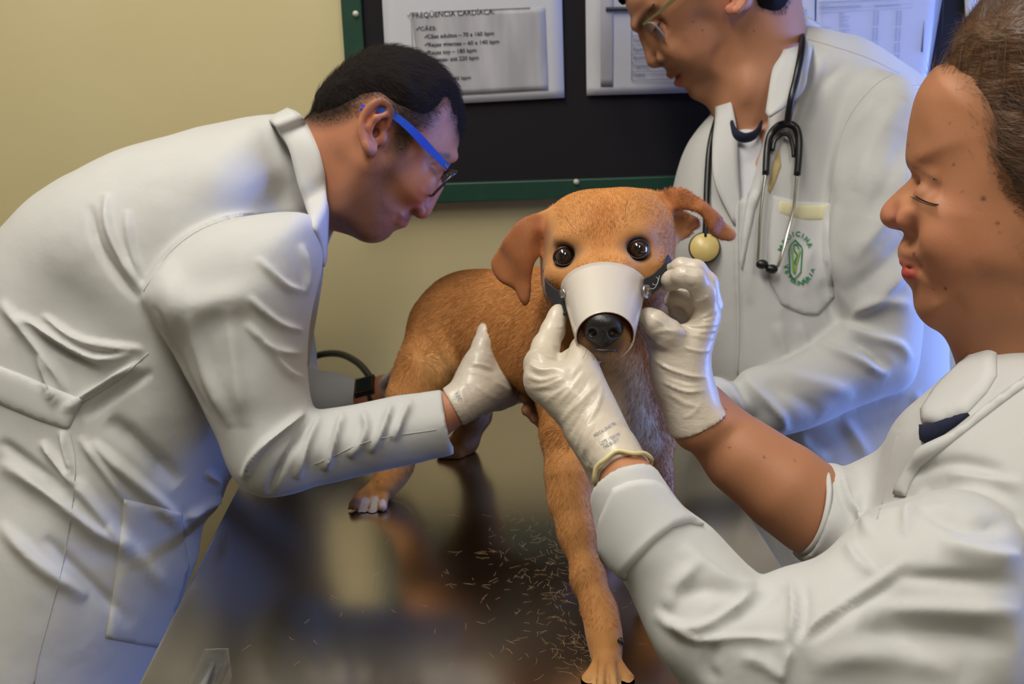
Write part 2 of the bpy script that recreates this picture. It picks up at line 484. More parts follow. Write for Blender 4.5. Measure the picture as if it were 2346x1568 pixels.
# ---- materials
def mat(name, col, rough=0.6, metal=0.0, **kw):
    m = bpy.data.materials.new(name); m.use_nodes = True; b = m.node_tree.nodes['Principled BSDF']
    c = lin(col) if max(col) > 1.0 else np.asarray(col)
    b.inputs['Base Color'].default_value = (*c, 1); b.inputs['Roughness'].default_value = rough; b.inputs['Metallic'].default_value = metal
    for k, v in kw.items():
        nm = {'sss': 'Subsurface Weight', 'coat': 'Coat Weight', 'sheen': 'Sheen Weight', 'trans': 'Transmission Weight', 'ior': 'IOR', 'alpha': 'Alpha', 'spec': 'Specular IOR Level'}[k]
        b.inputs[nm].default_value = v
    if 'sss' in kw: b.inputs['Subsurface Radius'].default_value = (1.0, 0.35, 0.18); b.inputs['Subsurface Scale'].default_value = 0.006
    return m
def nodes(m): return m.node_tree.nodes, m.node_tree.links, m.node_tree.nodes['Principled BSDF']
def bump_noise(m, scale, strength, dist=0.001, detail=3, stretch=None, coord='Object'):
    n, l, b = nodes(m); tc = n.new('ShaderNodeTexCoord'); mp = n.new('ShaderNodeMapping'); nz = n.new('ShaderNodeTexNoise'); bp = n.new('ShaderNodeBump')
    if stretch: mp.inputs['Scale'].default_value = stretch
    nz.inputs['Scale'].default_value = scale; nz.inputs['Detail'].default_value = detail
    l.new(tc.outputs[coord], mp.inputs[0]); l.new(mp.outputs[0], nz.inputs['Vector']); l.new(nz.outputs[0], bp.inputs['Height'])
    bp.inputs['Strength'].default_value = strength; bp.inputs['Distance'].default_value = dist
    prev = b.inputs['Normal'].links[0].from_socket if b.inputs['Normal'].links else None
    if prev: l.new(prev, bp.inputs['Normal'])
    l.new(bp.outputs[0], b.inputs['Normal']); return m
def col_noise(m, scale, c2, fac=0.5, detail=3, stretch=None, lo=0.4, hi=0.65):
    n, l, b = nodes(m); tc = n.new('ShaderNodeTexCoord'); mp = n.new('ShaderNodeMapping'); nz = n.new('ShaderNodeTexNoise'); rp = n.new('ShaderNodeMapRange'); mx = n.new('ShaderNodeMix')
    mx.data_type = 'RGBA'
    if stretch: mp.inputs['Scale'].default_value = stretch
    nz.inputs['Scale'].default_value = scale; nz.inputs['Detail'].default_value = detail
    rp.inputs[1].default_value = lo; rp.inputs[2].default_value = hi; rp.inputs[4].default_value = fac
    l.new(tc.outputs['Object'], mp.inputs[0]); l.new(mp.outputs[0], nz.inputs['Vector']); l.new(nz.outputs[0], rp.inputs[0]); l.new(rp.outputs[0], mx.inputs[0])
    src = b.inputs['Base Color']
    if src.links: l.new(src.links[0].from_socket, mx.inputs[6])
    else: mx.inputs[6].default_value = src.default_value
    mx.inputs[7].default_value = (*lin(c2), 1); l.new(mx.outputs[2], src); return m
def attr_col(m, name='Col'):
    n, l, b = nodes(m); a = n.new('ShaderNodeAttribute'); a.attribute_name = name; l.new(a.outputs['Color'], b.inputs['Base Color']); return m
def surfd(vol, px, py, d0, d1, n=160):
    """camera depth of the first surface met along a pixel's ray"""
    d = np.linspace(d0, d1, n); f = vol(CAM + np.outer(d, ray(px, py)))
    i = np.where((f[:-1] > 0) & (f[1:] <= 0))[0]
    if len(i) == 0: return float(d[np.argmin(f)])
    i = i[0]; return float(d[i] + (d[i + 1] - d[i]) * f[i] / (f[i] - f[i + 1]))
def spx(vol, x, y, d0, d1, o=0.0): return P(x, y, surfd(vol, x, y, d0, d1, 220) - o)
def paint(V, base, spots):
    """coat colour patches: (centre, radius, colour, softness, strength)"""
    C = np.tile(lin(base), (len(V), 1))
    for it in spots:
        c, r, col, soft = it[:4]; st = it[4] if len(it) > 4 else 1.0
        if isinstance(c, list):     # a polyline of points
            c = np.array(c); D = np.full(len(V), 1e9)
            for a, b in zip(c[:-1], c[1:]):
                e = b - a; t = np.clip((V - a) @ e / (e @ e), 0, 1); D = np.minimum(D, np.linalg.norm(V - a - t[:, None] * e, axis=1))
        else: D = np.linalg.norm(V - c, axis=1)
        w = np.clip((r * (1 + soft) - D) / (r * soft * 2 + 1e-9), 0, 1); w = (w * w * (3 - 2 * w) * st)[:, None]
        C = C * (1 - w) + lin(col) * w
    return C
def vnoise(V, scale, seed=0):
    """cheap smooth value noise in -1..1"""
    q = V * scale + seed * 17.3; i = np.floor(q).astype(int); f = q - i; f = f * f * (3 - 2 * f); out = 0
    for dx in (0, 1):
        for dy in (0, 1):
            for dz in (0, 1):
                h = ((i[:, 0] + dx) * 73856093) ^ ((i[:, 1] + dy) * 19349663) ^ ((i[:, 2] + dz) * 83492791)
                h = (h * 2654435761 & 0xffffffff) / 0xffffffff * 2 - 1
                out = out + h * (f[:, 0] if dx else 1 - f[:, 0]) * (f[:, 1] if dy else 1 - f[:, 1]) * (f[:, 2] if dz else 1 - f[:, 2])
    return out
def strands(name, V, Q, C, n, flow, length, lift, rad, m, parent, keep=None, jit=0.35, wave=0.0, weight=None, label=None):
    """short hairs grown from a surface: flow(P,N)->direction, length(P)->m"""
    a, b, c, d = V[Q[:, 0]], V[Q[:, 1]], V[Q[:, 2]], V[Q[:, 3]]
    A = np.linalg.norm(np.cross(c - a, d - b), axis=1) * 0.5; cen = (a + b + c + d) / 4
    if keep is not None: A = A * keep(cen)
    q = RNG.choice(len(Q), n, p=A / A.sum()); s, t = RNG.random(n)[:, None], RNG.random(n)[:, None]
    W4 = [(1 - s) * (1 - t), s * (1 - t), s * t, (1 - s) * t]
    Pn = sum(V[Q[q, k]] * W4[k] for k in range(4)); N0 = vnormals(V, Q); N = unit_rows(sum(N0[Q[q, k]] * W4[k] for k in range(4)))
    Cc = sum(C[Q[q, k]] * W4[k] for k in range(4)) * (1 + 0.32 * RNG.standard_normal((n, 1)).clip(-1.6, 1.8) * 0.6)
    D = flow(Pn, N); D = D - N * (D * N).sum(1)[:, None]; D = unit_rows(D) + RNG.standard_normal((n, 3)) * jit; D = D - N * (D * N).sum(1)[:, None]; D = unit_rows(D)
    L = length(Pn) * RNG.uniform(0.6, 1.2, n)
    lf = lift(Pn) if callable(lift) else lift
    lf = np.broadcast_to(lf, (n,))
    k = 4; pts = np.zeros((n, k, 3), np.float32); pts[:, 0] = Pn - N * 0.0006
    for j in range(1, k):
        u = j / (k - 1); dr = unit_rows(D + N * (lf * (1.25 - 0.9 * u))[:, None]); pts[:, j] = pts[:, j - 1] + dr * (L / (k - 1))[:, None]
    if wave: pts[:, 2:] += (RNG.standard_normal((n, 1, 3)) * wave).astype(np.float32)
    hc = bpy.data.hair_curves.new(name); hc.add_curves([k] * n)
    hc.attributes['position'].data.foreach_set('vector', pts.ravel())
    r = np.tile(np.array([1, 0.9, 0.6, 0.15]) * rad, n).astype(np.float32)
    ra = hc.attributes.get('radius') or hc.attributes.new('radius', 'FLOAT', 'POINT'); ra.data.foreach_set('value', r)
    ca = hc.attributes.new('Col', 'FLOAT_COLOR', 'CURVE'); cc = np.ones((n, 4), np.float32); cc[:, :3] = np.clip(Cc, 0, 1); ca.data.foreach_set('color', cc.ravel())
    hc.materials.append(m); o = bpy.data.objects.new(name, hc); COL.objects.link(o)
    if parent is not None: o.parent = parent; o.matrix_parent_inverse = Matrix.Translation(parent.location).inverted()
    if label: o['label'] = label
    return o
# ================================================================== THE ROOM
XL, XR, YB, YW, ZC = -2.6, 2.0, -2.6, 1.60, 2.90
m_wall = mat('wall_paint', (204, 192, 148), 0.55); bump_noise(m_wall, 60, 0.12, 0.0006); col_noise(m_wall, 1.6, (196, 180, 130), 0.6)
m_ceil = mat('ceiling_paint', (225, 222, 212), 0.8)
m_floor = mat('floor_tile', (150, 140, 125), 0.35); col_noise(m_floor, 14, (125, 118, 108), 0.6)
m_trim = mat('trim_paint', (215, 212, 200), 0.45)
m_wood = mat('door_wood', (120, 84, 54), 0.5); col_noise(m_wood, 5, (92, 60, 38), 0.8, stretch=(1, 8, 0.7))
m_green = mat('green_frame_paint', (22, 62, 48), 0.42); col_noise(m_green, 40, (40, 82, 62), 0.25, lo=0.55, hi=0.75)
m_felt = mat('black_felt', (17, 14, 20), 0.95); bump_noise(m_felt, 900, 0.4, 0.0005); col_noise(m_felt, 380, (60, 58, 64), 0.8, lo=0.70, hi=0.78)
m_paper = mat('paper', (196, 198, 206), 0.6); bump_noise(m_paper, 9, 0.3, 0.004)
m_paper_g = mat('photocopy_grey', (160, 160, 166), 0.6); col_noise(m_paper_g, 14, (186, 186, 192), 0.9, stretch=(2.2, 1, 0.4)); bump_noise(m_paper_g, 9, 0.3, 0.004)
m_ink = mat('print_ink', (58, 58, 64), 0.6); m_ink2 = mat('faded_print_ink', (112, 114, 128), 0.6)
m_glass = mat('window_glass', (255, 255, 255), 0.02, trans=1.0, ior=1.45)
def glassy(m, fac=0.85):
    nt = m.node_tree; n = nt.nodes; l = nt.links; t = n.new('ShaderNodeBsdfTransparent'); mx = n.new('ShaderNodeMixShader'); b = n['Principled BSDF']; o = n['Material Output']
    mx.inputs[0].default_value = fac; l.new(b.outputs[0], mx.inputs[1]); l.new(t.outputs[0], mx.inputs[2]); l.new(mx.outputs[0], o.inputs[0]); return m
glassy(m_glass, 0.9)

structure(MB().box((XL, YB, -0.1), (XR, YW, 0.0)).obj('floor', m_floor, smooth=False))
structure(MB().box((XL, YB, ZC), (XR, YW, ZC + 0.1)).obj('ceiling', m_ceil, smooth=False))
structure(MB().box((XL - 0.12, YW, -0.1), (XR + 0.12, YW + 0.12, ZC + 0.1)).obj('wall_back', m_wall, smooth=False))
structure(MB().box((XL - 0.12, YB - 0.12, -0.1), (XR + 0.12, YB, ZC + 0.1)).obj('wall_front', m_wall, smooth=False))
structure(MB().box((XL - 0.12, YB, -0.1), (XL, YW, ZC + 0.1)).obj('wall_left', m_wall, smooth=False))
wy0, wy1, wz0, wz1 = 0.66, 1.57, 0.55, 1.75
structure(MB().box((XR, YB, -0.1), (XR + 0.12, wy0, ZC + 0.1)).box((XR, wy1, -0.1), (XR + 0.12, YW, ZC + 0.1)).box((XR, wy0, -0.1), (XR + 0.12, wy1, wz0)).box((XR, wy0, wz1), (XR + 0.12, wy1, ZC + 0.1)).obj('wall_right', m_wall, smooth=False))
wn = structure(MB().box((XR, wy0, wz0), (XR + 0.1, wy0 + 0.05, wz1)).box((XR, wy1 - 0.05, wz0), (XR + 0.1, wy1, wz1)).box((XR, wy0, wz0), (XR + 0.1, wy1, wz0 + 0.05)).box((XR, wy0, wz1 - 0.05), (XR + 0.1, wy1, wz1)).box((XR + 0.03, (wy0 + wy1) / 2 - 0.02, wz0), (XR + 0.07, (wy0 + wy1) / 2 + 0.02, wz1)).obj('window_1', m_trim, smooth=False))
MB().box((XR + 0.045, wy0 + 0.05, wz0 + 0.05), (XR + 0.05, wy1 - 0.05, wz1 - 0.05)).obj('window_glass', m_glass, wn, smooth=False)
for nm, lo, hi in (('baseboard_back', (XL, YW - 0.015, 0), (XR, YW, 0.08)), ('baseboard_left', (XL, YB, 0), (XL + 0.015, YW, 0.08)), ('baseboard_right', (XR - 0.015, YB, 0), (XR, YW, 0.08)), ('baseboard_front', (XL, YB, 0), (0.2, YB + 0.015, 0.08))):
    structure(MB().box(lo, hi).obj(nm, m_trim, smooth=False))
dr = structure(MB().box((0.3, YB, 0), (1.15, YB + 0.04, 2.1)).obj('door_1', m_wood, smooth=False))
MB().box((0.22, YB, 0), (0.3, YB + 0.06, 2.18)).box((1.15, YB, 0), (1.23, YB + 0.06, 2.18)).box((0.22, YB, 2.1), (1.23, YB + 0.06, 2.18)).obj('door_frame', m_trim, dr, smooth=False)

m_lamp = mat('lamp_housing', (230, 230, 226), 0.4)
m_tube = bpy.data.materials.new('tube_glow'); m_tube.use_nodes = True
_n = m_tube.node_tree.nodes; _n.clear(); _e = _n.new('ShaderNodeEmission'); _o = _n.new('ShaderNodeOutputMaterial'); _e.inputs[0].default_value = (1, 0.95, 0.86, 1); _e.inputs[1].default_value = 14; m_tube.node_tree.links.new(_e.outputs[0], _o.inputs[0])
for i, (lx, ly, lz) in enumerate(LAMPS):
    t = thing('ceiling_lamp', (lx, ly, ZC), ['white twin tube fluorescent fitting on the ceiling nearer the door', 'white twin tube fluorescent fitting on the ceiling nearer the notice board'][i], 'lamp')
    MB().box((lx - 0.18, ly - 0.66, ZC - 0.05), (lx + 0.18, ly + 0.66, ZC)).obj('housing', m_lamp, t, smooth=False)
    for sx in (-0.09, 0.09):
        MB().tube([(lx + sx, ly - 0.6, ZC - 0.075), (lx + sx, ly + 0.6, ZC - 0.075)], 0.014, 12).obj('tube', m_tube, t)

# ------------------------------------------------------------------ notice board
BX0, BX1, BZ0, BZ1, BY = -0.163, 1.35, 1.184, 1.95, 1.578
board = thing('notice_board', (0.6, YW, BZ0), 'black felt notice board in a dark green wooden frame on the wall', 'notice board')
MB().box((BX0 + 0.02, BY + 0.004, BZ0 + 0.02), (BX1 - 0.02, YW - 0.001, BZ1 - 0.02)).obj('felt_panel', m_felt, board, smooth=False)
fw = 0.030
fr_ = MB()
for lo, hi in (((BX0, BY - 0.006, BZ0), (BX1, YW - 0.001, BZ0 + fw)), ((BX0, BY - 0.006, BZ1 - fw), (BX1, YW - 0.001, BZ1)), ((BX0, BY - 0.006, BZ0), (BX0 + fw, YW - 0.001, BZ1)), ((BX1 - fw, BY - 0.006, BZ0), (BX1, YW - 0.001, BZ1))): fr_.box(lo, hi)
fro = fr_.obj('frame', m_green, board, smooth=False); bv = fro.modifiers.new('b', 'BEVEL'); bv.width = 0.002; bv.segments = 2
m_pin = mat('white_pin_plastic', (190, 188, 170), 0.35)
for (px, py) in ((815, 32), (1320, 417), (806, -190), (1990, 380)):
    c = ony(px, py, BY - 0.006)
    MB().rev(c, (0, -1, 0), [(0, 0.0045), (0.002, 0.0046), (0.004, 0.003), (0.0048, 0.0002)], 16).obj('screw_head', m_pin, board)
# papers: corners from the photo on the board plane
def quad_sheet(pts, y, th=0.0006, curl=0.0, n=14):
    c = [ony(px, py, y) for px, py in pts]      # tl, tr, br, bl
    V = []; 
    for j in range(n + 1):
        for i in range(n + 1):
            a, b = i / n, j / n
            p = (c[0] * (1 - a) + c[1] * a) * (1 - b) + (c[3] * (1 - a) + c[2] * a) * b
            p = p + np.array([0, -curl * ((b ** 6) * 0.7 + 0.3 * (1 - b) ** 4 + 0.12 * math.sin(9 * a) * b), 0]); V.append(p)
    m = MB(); Fc = [(j * (n + 1) + i, (j + 1) * (n + 1) + i, (j + 1) * (n + 1) + i + 1, j * (n + 1) + i + 1) for j in range(n) for i in range(n)]
    V = np.array(V); k = len(V); B = [(i + 1, j, i, j) for i in range(0) for j in range(0)]
    F2 = [tuple(x + k for x in f[::-1]) for f in Fc]
    rim = [j for j in range(n + 1)] + [(j + 1) * (n + 1) - 1 for j in range(1, n + 1)] + [n * (n + 1) + i for i in range(n - 1, -1, -1)] + [j * (n + 1) for j in range(n - 1, 0, -1)]
    S = [(rim[i], rim[(i + 1) % len(rim)], rim[(i + 1) % len(rim)] + k, rim[i] + k) for i in range(len(rim))]
    m.add(np.vstack([V, V + np.array([0, th, 0])]), Fc + F2 + S); return m
def board_text(name, body, px0, py0, px1, py1, hpx, y, m, parent, bold=0.012):
    """one line of print from a left to a right pixel along the baseline"""
    V, Fc = text_mesh(body, 1.0, 'LEFT', bold)
    if len(V) == 0: return
    w = V[:, 0].max(); a = ony(px0, py0, y); b = ony(px1, py1, y); u = (b - a) / w; z = ony(px0, py0 - hpx, y) - a; z = np.array([0, 0, abs(z[2])]) / 0.70
    return obj(name, a + np.outer(V[:, 0], u) + np.outer(V[:, 1], z), Fc, m, parent, False)
yp = BY - 0.001
pa = thing('paper_notice', ony(1085, 100, yp), 'curling white sheet of heart rate figures pinned to the black board, left of the others', 'paper')
quad_sheet([(872, -60), (1286, -60), (1293, 224), (889, 246)], yp, curl=0.0012).obj('sheet', m_paper, pa)
quad_sheet([(942, 28), (1248, 16), (1256, 206), (966, 222)], yp - 0.0019, 0.0003).obj('photocopy_panel', m_paper_g, pa)
yt = yp - 0.0027
board_text('print', 'FREQÜENCIA CARDÍACA:', 944, 41, 1133, 32, 12, yt, m_ink, pa)
board_text('print', 'CÃES:', 962, 70, 1000, 69, 9, yt, m_ink, pa)
board_text('print', 'Cães adultos – 70 a 160 bpm', 979, 88, 1132, 80, 9, yt, m_ink, pa, 0.02)
board_text('print', 'Raças gigantes – 60 a 140 bpm', 981, 107, 1144, 99, 9, yt, m_ink, pa, 0.02)
board_text('print', 'Raças toy – 180 bpm', 981, 125, 1092, 119, 9, yt, m_ink, pa, 0.02)
board_text('print', 'Filhotes- até 220 bpm', 983, 142, 1097, 136, 9, yt, m_ink, pa, 0.02)
board_text('print', '240 bpm', 1033, 184, 1079, 181, 8, yt, m_ink, pa, 0.02)
tk = MB()
for (x0, y0, s) in ((933, 38, 1.0), (953, 68, 0.8), (972, 86, 0.7), (973, 104, 0.7), (974, 122, 0.7)):
    a = ony(x0, y0 - 3 * s, yt); b = ony(x0 + 3 * s, y0, yt); c = ony(x0 + 10 * s, y0 - 9 * s, yt); tk.tube([a, b, c], 0.0006, 4)
ln = [ony(1000, 27, yt), ony(1215, 18, yt)]; tk.tube(ln, 0.0004, 4); tk.tube([ony(942, 42, yt), ony(945, 110, yt)], 0.0003, 4)
tk.obj('tick_marks', m_ink, pa)

pb = thing('paper_notice', ony(1500, 100, yp), 'white table sheet on the black board behind the glasses wearer with the stethoscope', 'paper')
quad_sheet([(1341, -60), (1790, -60), (1760, 208), (1344, 219)], yp, curl=0.0012).obj('sheet', m_paper, pb)
quad_sheet([(1375, -60), (1404, -60), (1404, 198), (1376, 198)], yp - 0.0019, 0.0003).obj('grey_strip', m_paper_g, pb)
tb = MB(); tb.tube([ony(1388, 21, yt), ony(1560, 18, yt)], 0.0029, 8).obj('heavy_rule', m_ink, pb)
tb = MB()
for (a, b) in (((1446, -50), (1447, 184)), ((1447, 184), (1700, 176)), ((1446, 60), (1700, 54)), ((1446, 82), (1700, 76)), ((1446, 104), (1700, 98)), ((1446, 124), (1700, 119)), ((1446, 144), (1700, 139)), ((1446, 164), (1700, 159)), ((1560, 40), (1561, 181))):
    tb.tube([ony(*a, yt), ony(*b, yt)], 0.0004, 4)
tb.obj('table_rules', m_ink2, pb)
for s_, y_, w_ in (('Caninos', 96, 34), ('Equinos', 117, 34), ('Bovinos', 136, 32), ('Caprinos', 155, 36), ('Ovinos', 175, 26)):
    board_text('print', s_, 1451, y_, 1451 + w_, y_ - 1, 7, yt, m_ink2, pb, 0.02)

m_sleeve = mat('clear_sleeve', (225, 230, 250), 0.08, alpha=0.22)
pc = thing('paper_notice', ony(1820, 40, yp), 'grey leaflet with dark scribbles pinned beside the plastic sleeved table', 'paper')
quad_sheet([(1788, -60), (1868, -60), (1866, 90), (1800, 90)], yp, curl=0.0008).obj('sheet', m_paper, pc)
quad_sheet([(1790, 24), (1848, 24), (1846, 78), (1806, 78)], yp - 0.0014, 0.0003).obj('photocopy_panel', m_paper_g, pc)
sc_ = MB(); rr = random.Random(3)
for (x, y, r) in ((1836, 30, 7), (1842, 22, 5), (1828, 46, 4), (1822, 60, 4), (1834, 59, 5), (1844, 58, 5), (1830, 64, 4), (1840, 66, 4)):
    sc_.tube([ony(x + r * math.cos(t), y + r * math.sin(t) * 0.8, yt + 0.002) for t in np.linspace(0, 4.6, 10)], 0.0006 if y < 50 else 0.0014, 4)
sc_.obj('scribbles', m_ink, pc)
pd = thing('paper_notice', ony(1995, 80, yp), 'dense table of figures in a clear plastic sleeve on the board at right', 'paper')
quad_sheet([(1872, -60), (2150, -60), (2122, 190), (1868, 175)], yp, curl=0.0012).obj('sheet', m_paper, pd)
td = MB(); yq = yp - 0.0020
def bar(x0, y0, x1, y1, h): td.tube([ony(x0, y0, yq), ony(x1, y1, yq)], h * 0.00031, 4)
bar(1876, 6, 2060, -2, 2.4); bar(1877, 14, 1900, 12, 1.6); bar(1876, 18, 1972, 14, 3); bar(1876, 24, 2092, 8, 0.8); bar(1876, 30, 2092, 18, 0.8); bar(2003, 14, 2062, 11, 3)
for r_ in range(28):
    y = 30 + r_ * 4.4
    if r_ in (8, 16, 22): continue
    if r_ < 20: bar(1922, y, 1922 + rr.uniform(10, 25), y - 1, 1.5)
    for c_ in (2001, 2009, 2053, 2061):
        if c_ > 2020 or y < 130: bar(c_ - r_ * 0.25, y - 4 + rr.uniform(-.6, .6), c_ + 5 - r_ * 0.25, y - 4.3, 2)
for y in (30, 64, 89): bar(1877, y, 1904, y - 1, 1.6)
bar(2064, 154, 2085, 152, 1.2)
td.obj('print', m_ink2, pd)
quad_sheet([(1871, -60), (2168, -60), (2124, 196), (1868, 178)], yp - 0.0030, 0.0004, curl=0.0012).obj('plastic_sleeve', m_sleeve, pd)
sl = MB().tube([ony(2117, 48, yq - 0.002), ony(2112, 119, yq - 0.002)], [0.0003, 0.0013], 5).tube([ony(2163, -40, yq - 0.004), ony(2158, 80, yq - 0.004)], 0.0004, 5); sl.obj('sleeve_edge', m_ink, pd)
pe = thing('paper_notice', ony(2260, 0, yp), 'pale sheet at the right end of the board above the dark brown hair', 'paper')
quad_sheet([(2208, -60), (2400, -60), (2398, 60), (2212, 40)], yp, curl=0.0008).obj('sheet', m_paper, pe)

# ------------------------------------------------------------------ steel examination table
TZ = 0.90; TX0, TX1, TY0, TY1 = -0.286, 0.311, 0.18, 1.592
m_steel = mat('brushed_steel', (205, 198, 184), 0.24, 1.0)
_n, _l, _b = nodes(m_steel); _tc = _n.new('ShaderNodeTexCoord')
def _noise(scale, st, det=3):
    mp = _n.new('ShaderNodeMapping'); nz = _n.new('ShaderNodeTexNoise'); mp.inputs['Scale'].default_value = st; nz.inputs['Scale'].default_value = scale; nz.inputs['Detail'].default_value = det
    _l.new(_tc.outputs['Object'], mp.inputs[0]); _l.new(mp.outputs[0], nz.inputs['Vector']); return nz
_r = _n.new('ShaderNodeMapRange'); _r.inputs[3].default_value = 0.16; _r.inputs[4].default_value = 0.27; _r.inputs[1].default_value = 0.35; _r.inputs[2].default_value = 0.7
_l.new(_noise(4, (1, 1, 1), 1).outputs[0], _r.inputs[0]); _l.new(_r.outputs[0], _b.inputs['Roughness'])
_b1 = _n.new('ShaderNodeBump'); _b1.inputs['Strength'].default_value = 0.5; _b1.inputs['Distance'].default_value = 0.003; _l.new(_noise(3.0, (1, 1, 1), 0).outputs[0], _b1.inputs['Height'])
_b2 = _n.new('ShaderNodeBump'); _b2.inputs['Strength'].default_value = 0.05; _b2.inputs['Distance'].default_value = 0.0004; _l.new(_noise(260, (1, 0.05, 1), 3).outputs[0], _b2.inputs['Height'])
_l.new(_b1.outputs[0], _b2.inputs['Normal']); _l.new(_b2.outputs[0], _b.inputs['Normal'])
m_leg = mat('table_leg_steel', (150, 148, 142), 0.35, 1.0)
tab = thing('examination_table', ((TX0 + TX1) / 2, 0.9, 0), 'stainless steel veterinary examination table the tan dog stands on', 'table')
top = MB().box((TX0, TY0, TZ - 0.028), (TX1, TY1, TZ)).obj('table_top', m_steel, tab, smooth=False)
bv = top.modifiers.new('b', 'BEVEL'); bv.width = 0.003; bv.segments = 3
for lx in (TX0 + 0.04, TX1 - 0.04):
    for ly in (TY0 + 0.05, TY1 - 0.05):
        MB().tube([(lx, ly, 0.0), (lx, ly, TZ - 0.028)], 0.019, 16).obj('leg', m_leg, tab)
MB().box((TX0 + 0.03, TY0 + 0.05, 0.22), (TX1 - 0.03, TY1 - 0.05, 0.235)).obj('shelf', m_leg, tab, smooth=False)
# ================================================================== THE DOG
m_fur = attr_col(mat('dog_fur', (190, 125, 60), 0.75, sheen=0.15)); bump_noise(m_fur, 420, 0.22, 0.0010, stretch=(1, 1, 0.35))
m_furs = attr_col(mat('dog_fur_strands', (190, 125, 60), 0.55, spec=0.35))
D = Vol()
head_c = P(1390, 545, 0.955)
D.add(Ell(P(1388, 548, 0.955), (0.0555, 0.0455, 0.068)), 0.01)
D.add(Ell(P(1328, 545, 0.945), (0.033, 0.036, 0.050)), 0.02); D.add(Ell(P(1455, 535, 0.945), (0.034, 0.037, 0.050)), 0.02)
D.add(Ell(P(1318, 645, 0.935), (0.030, 0.034, 0.045)), 0.02); D.add(Ell(P(1462, 640, 0.935), (0.030, 0.034, 0.045)), 0.02)
D.add(Cone(P(1383, 600, 0.915), P(1384, 700, 0.850), 0.031, 0.0255), 0.022)
D.add(Cone(P(1384, 700, 0.850), P(1386, 766, 0.818), 0.0258, 0.0206), 0.01)
D.add(Ell(P(1358, 778, 0.814), (0.0110, 0.0105, 0.012)), 0.008); D.add(Ell(P(1412, 777, 0.814), (0.0110, 0.0105, 0.012)), 0.008)
D.add(Ell(P(1386, 797, 0.820), (0.0145, 0.008, 0.013)), 0.006)
D.add(Ell(P(1316, 545, 0.898), (0.017, 0.009, 0.014)), 0.014); D.add(Ell(P(1447, 533, 0.898), (0.017, 0.009, 0.014)), 0.014)
D.add(Ell(P(1286, 632, 0.905), (0.013, 0.010, 0.014)), 0.016); D.add(Ell(P(1480, 620, 0.905), (0.013, 0.010, 0.014)), 0.016)
D.sub(Cone(P(1378, 470, 0.872), P(1380, 560, 0.866), 0.006, 0.006), 0.022)
E1, E2 = (1292, 588), (1462, 572)
ed1 = surfd(D, *E1, 0.8, 1.0); ed2 = surfd(D, *E2, 0.8, 1.0)
for (ex, ey), ed in ((E1, ed1), (E2, ed2)):
    D.sub(Ell(P(ex, ey, ed + 0.001), (0.0098, 0.0092, 0.009)), 0.006)
# neck, chest and trunk
D.cpx([(1392, 640, 1.0, 120), (1385, 780, 1.03, 132), (1392, 880, 1.03, 142)], 0.05)
D.cpx([(1385, 840, 1.06, 150), (1275, 790, 1.13, 160), (1165, 765, 1.19, 130), (1075, 745, 1.25, 106)], 0.04)
D.cpx([(1080, 735, 1.24, 104), (1035, 775, 1.235, 92)], 0.03)
D.add(Ell(P(1392, 950, 0.995), (0.050, 0.050, 0.045)), 0.03)
# front legs
D.cpx([(1318, 900, 1.02, 84), (1305, 1000, 0.975, 60), (1303, 1090, 0.952, 47), (1307, 1150, 0.945, 43), (1322, 1222, 0.93, 36), (1348, 1329, 0.905, 32), (1373, 1400, 0.888, 32), (1384, 1454, 0.873, 32), (1389, 1500, 0.862, 36)], 0.015)
D.cpx([(1468, 900, 1.03, 76), (1476, 1010, 1.0, 56), (1490, 1110, 0.99, 42), (1500, 1250, 0.97, 33), (1512, 1370, 0.955, 34), (1515, 1405, 0.94, 36)], 0.022)
# front paw toes
for (a, b) in (((1381, 1512, .855, 19), (1349, 1560, .843, 16)), ((1386, 1515, .85, 19), (1376, 1578, .830, 17)), ((1396, 1515, .85, 19), (1408, 1578, .830, 17)), ((1402, 1512, .855, 19), (1436, 1556, .843, 15))):
    D.cpx([a, b, (b[0] + (b[0] - a[0]) * 0.1, b[1] + 22, b[2] - 0.006, 15)], 0.0035)
for dx in (-26, -9, 9, 27):
    D.cpx([(1515 + dx * .3, 1400, .94, 20), (1515 + dx, 1425, .925, 16)], 0.01)
# hind legs
D.cpx([(1040, 760, 1.215, 92), (985, 850, 1.185, 66), (945, 915, 1.18, 46), (935, 1000, 1.20, 27), (905, 1075, 1.20, 25), (880, 1115, 1.19, 30)], 0.03)
for dx, dy in ((-40, 32), (-20, 50), (4, 50), (26, 36)):
    D.cpx([(878 + dx * .3, 1108, 1.19, 15), (856 + dx * .8, 1126 + dy * .45, 1.177, 12.5), (850 + dx, 1126 + dy, 1.165, 11.5)], 0.0028)
D.cpx([(1075, 800, 1.28, 80), (1085, 880, 1.28, 46), (1090, 950, 1.31, 24), (1066, 1012, 1.33, 19), (1040, 1032, 1.325, 22)], 0.03)
for dx in (-20, -6, 8, 20):
    D.cpx([(1040 + dx * .3, 1030, 1.325, 14), (1030 + dx, 1042, 1.315, 10)], 0.008)
# thigh skin fold and thumb-pressed belly
D.sub(Ell(P(1140, 960, 1.12), (0.06, 0.035, 0.08)), 0.03)
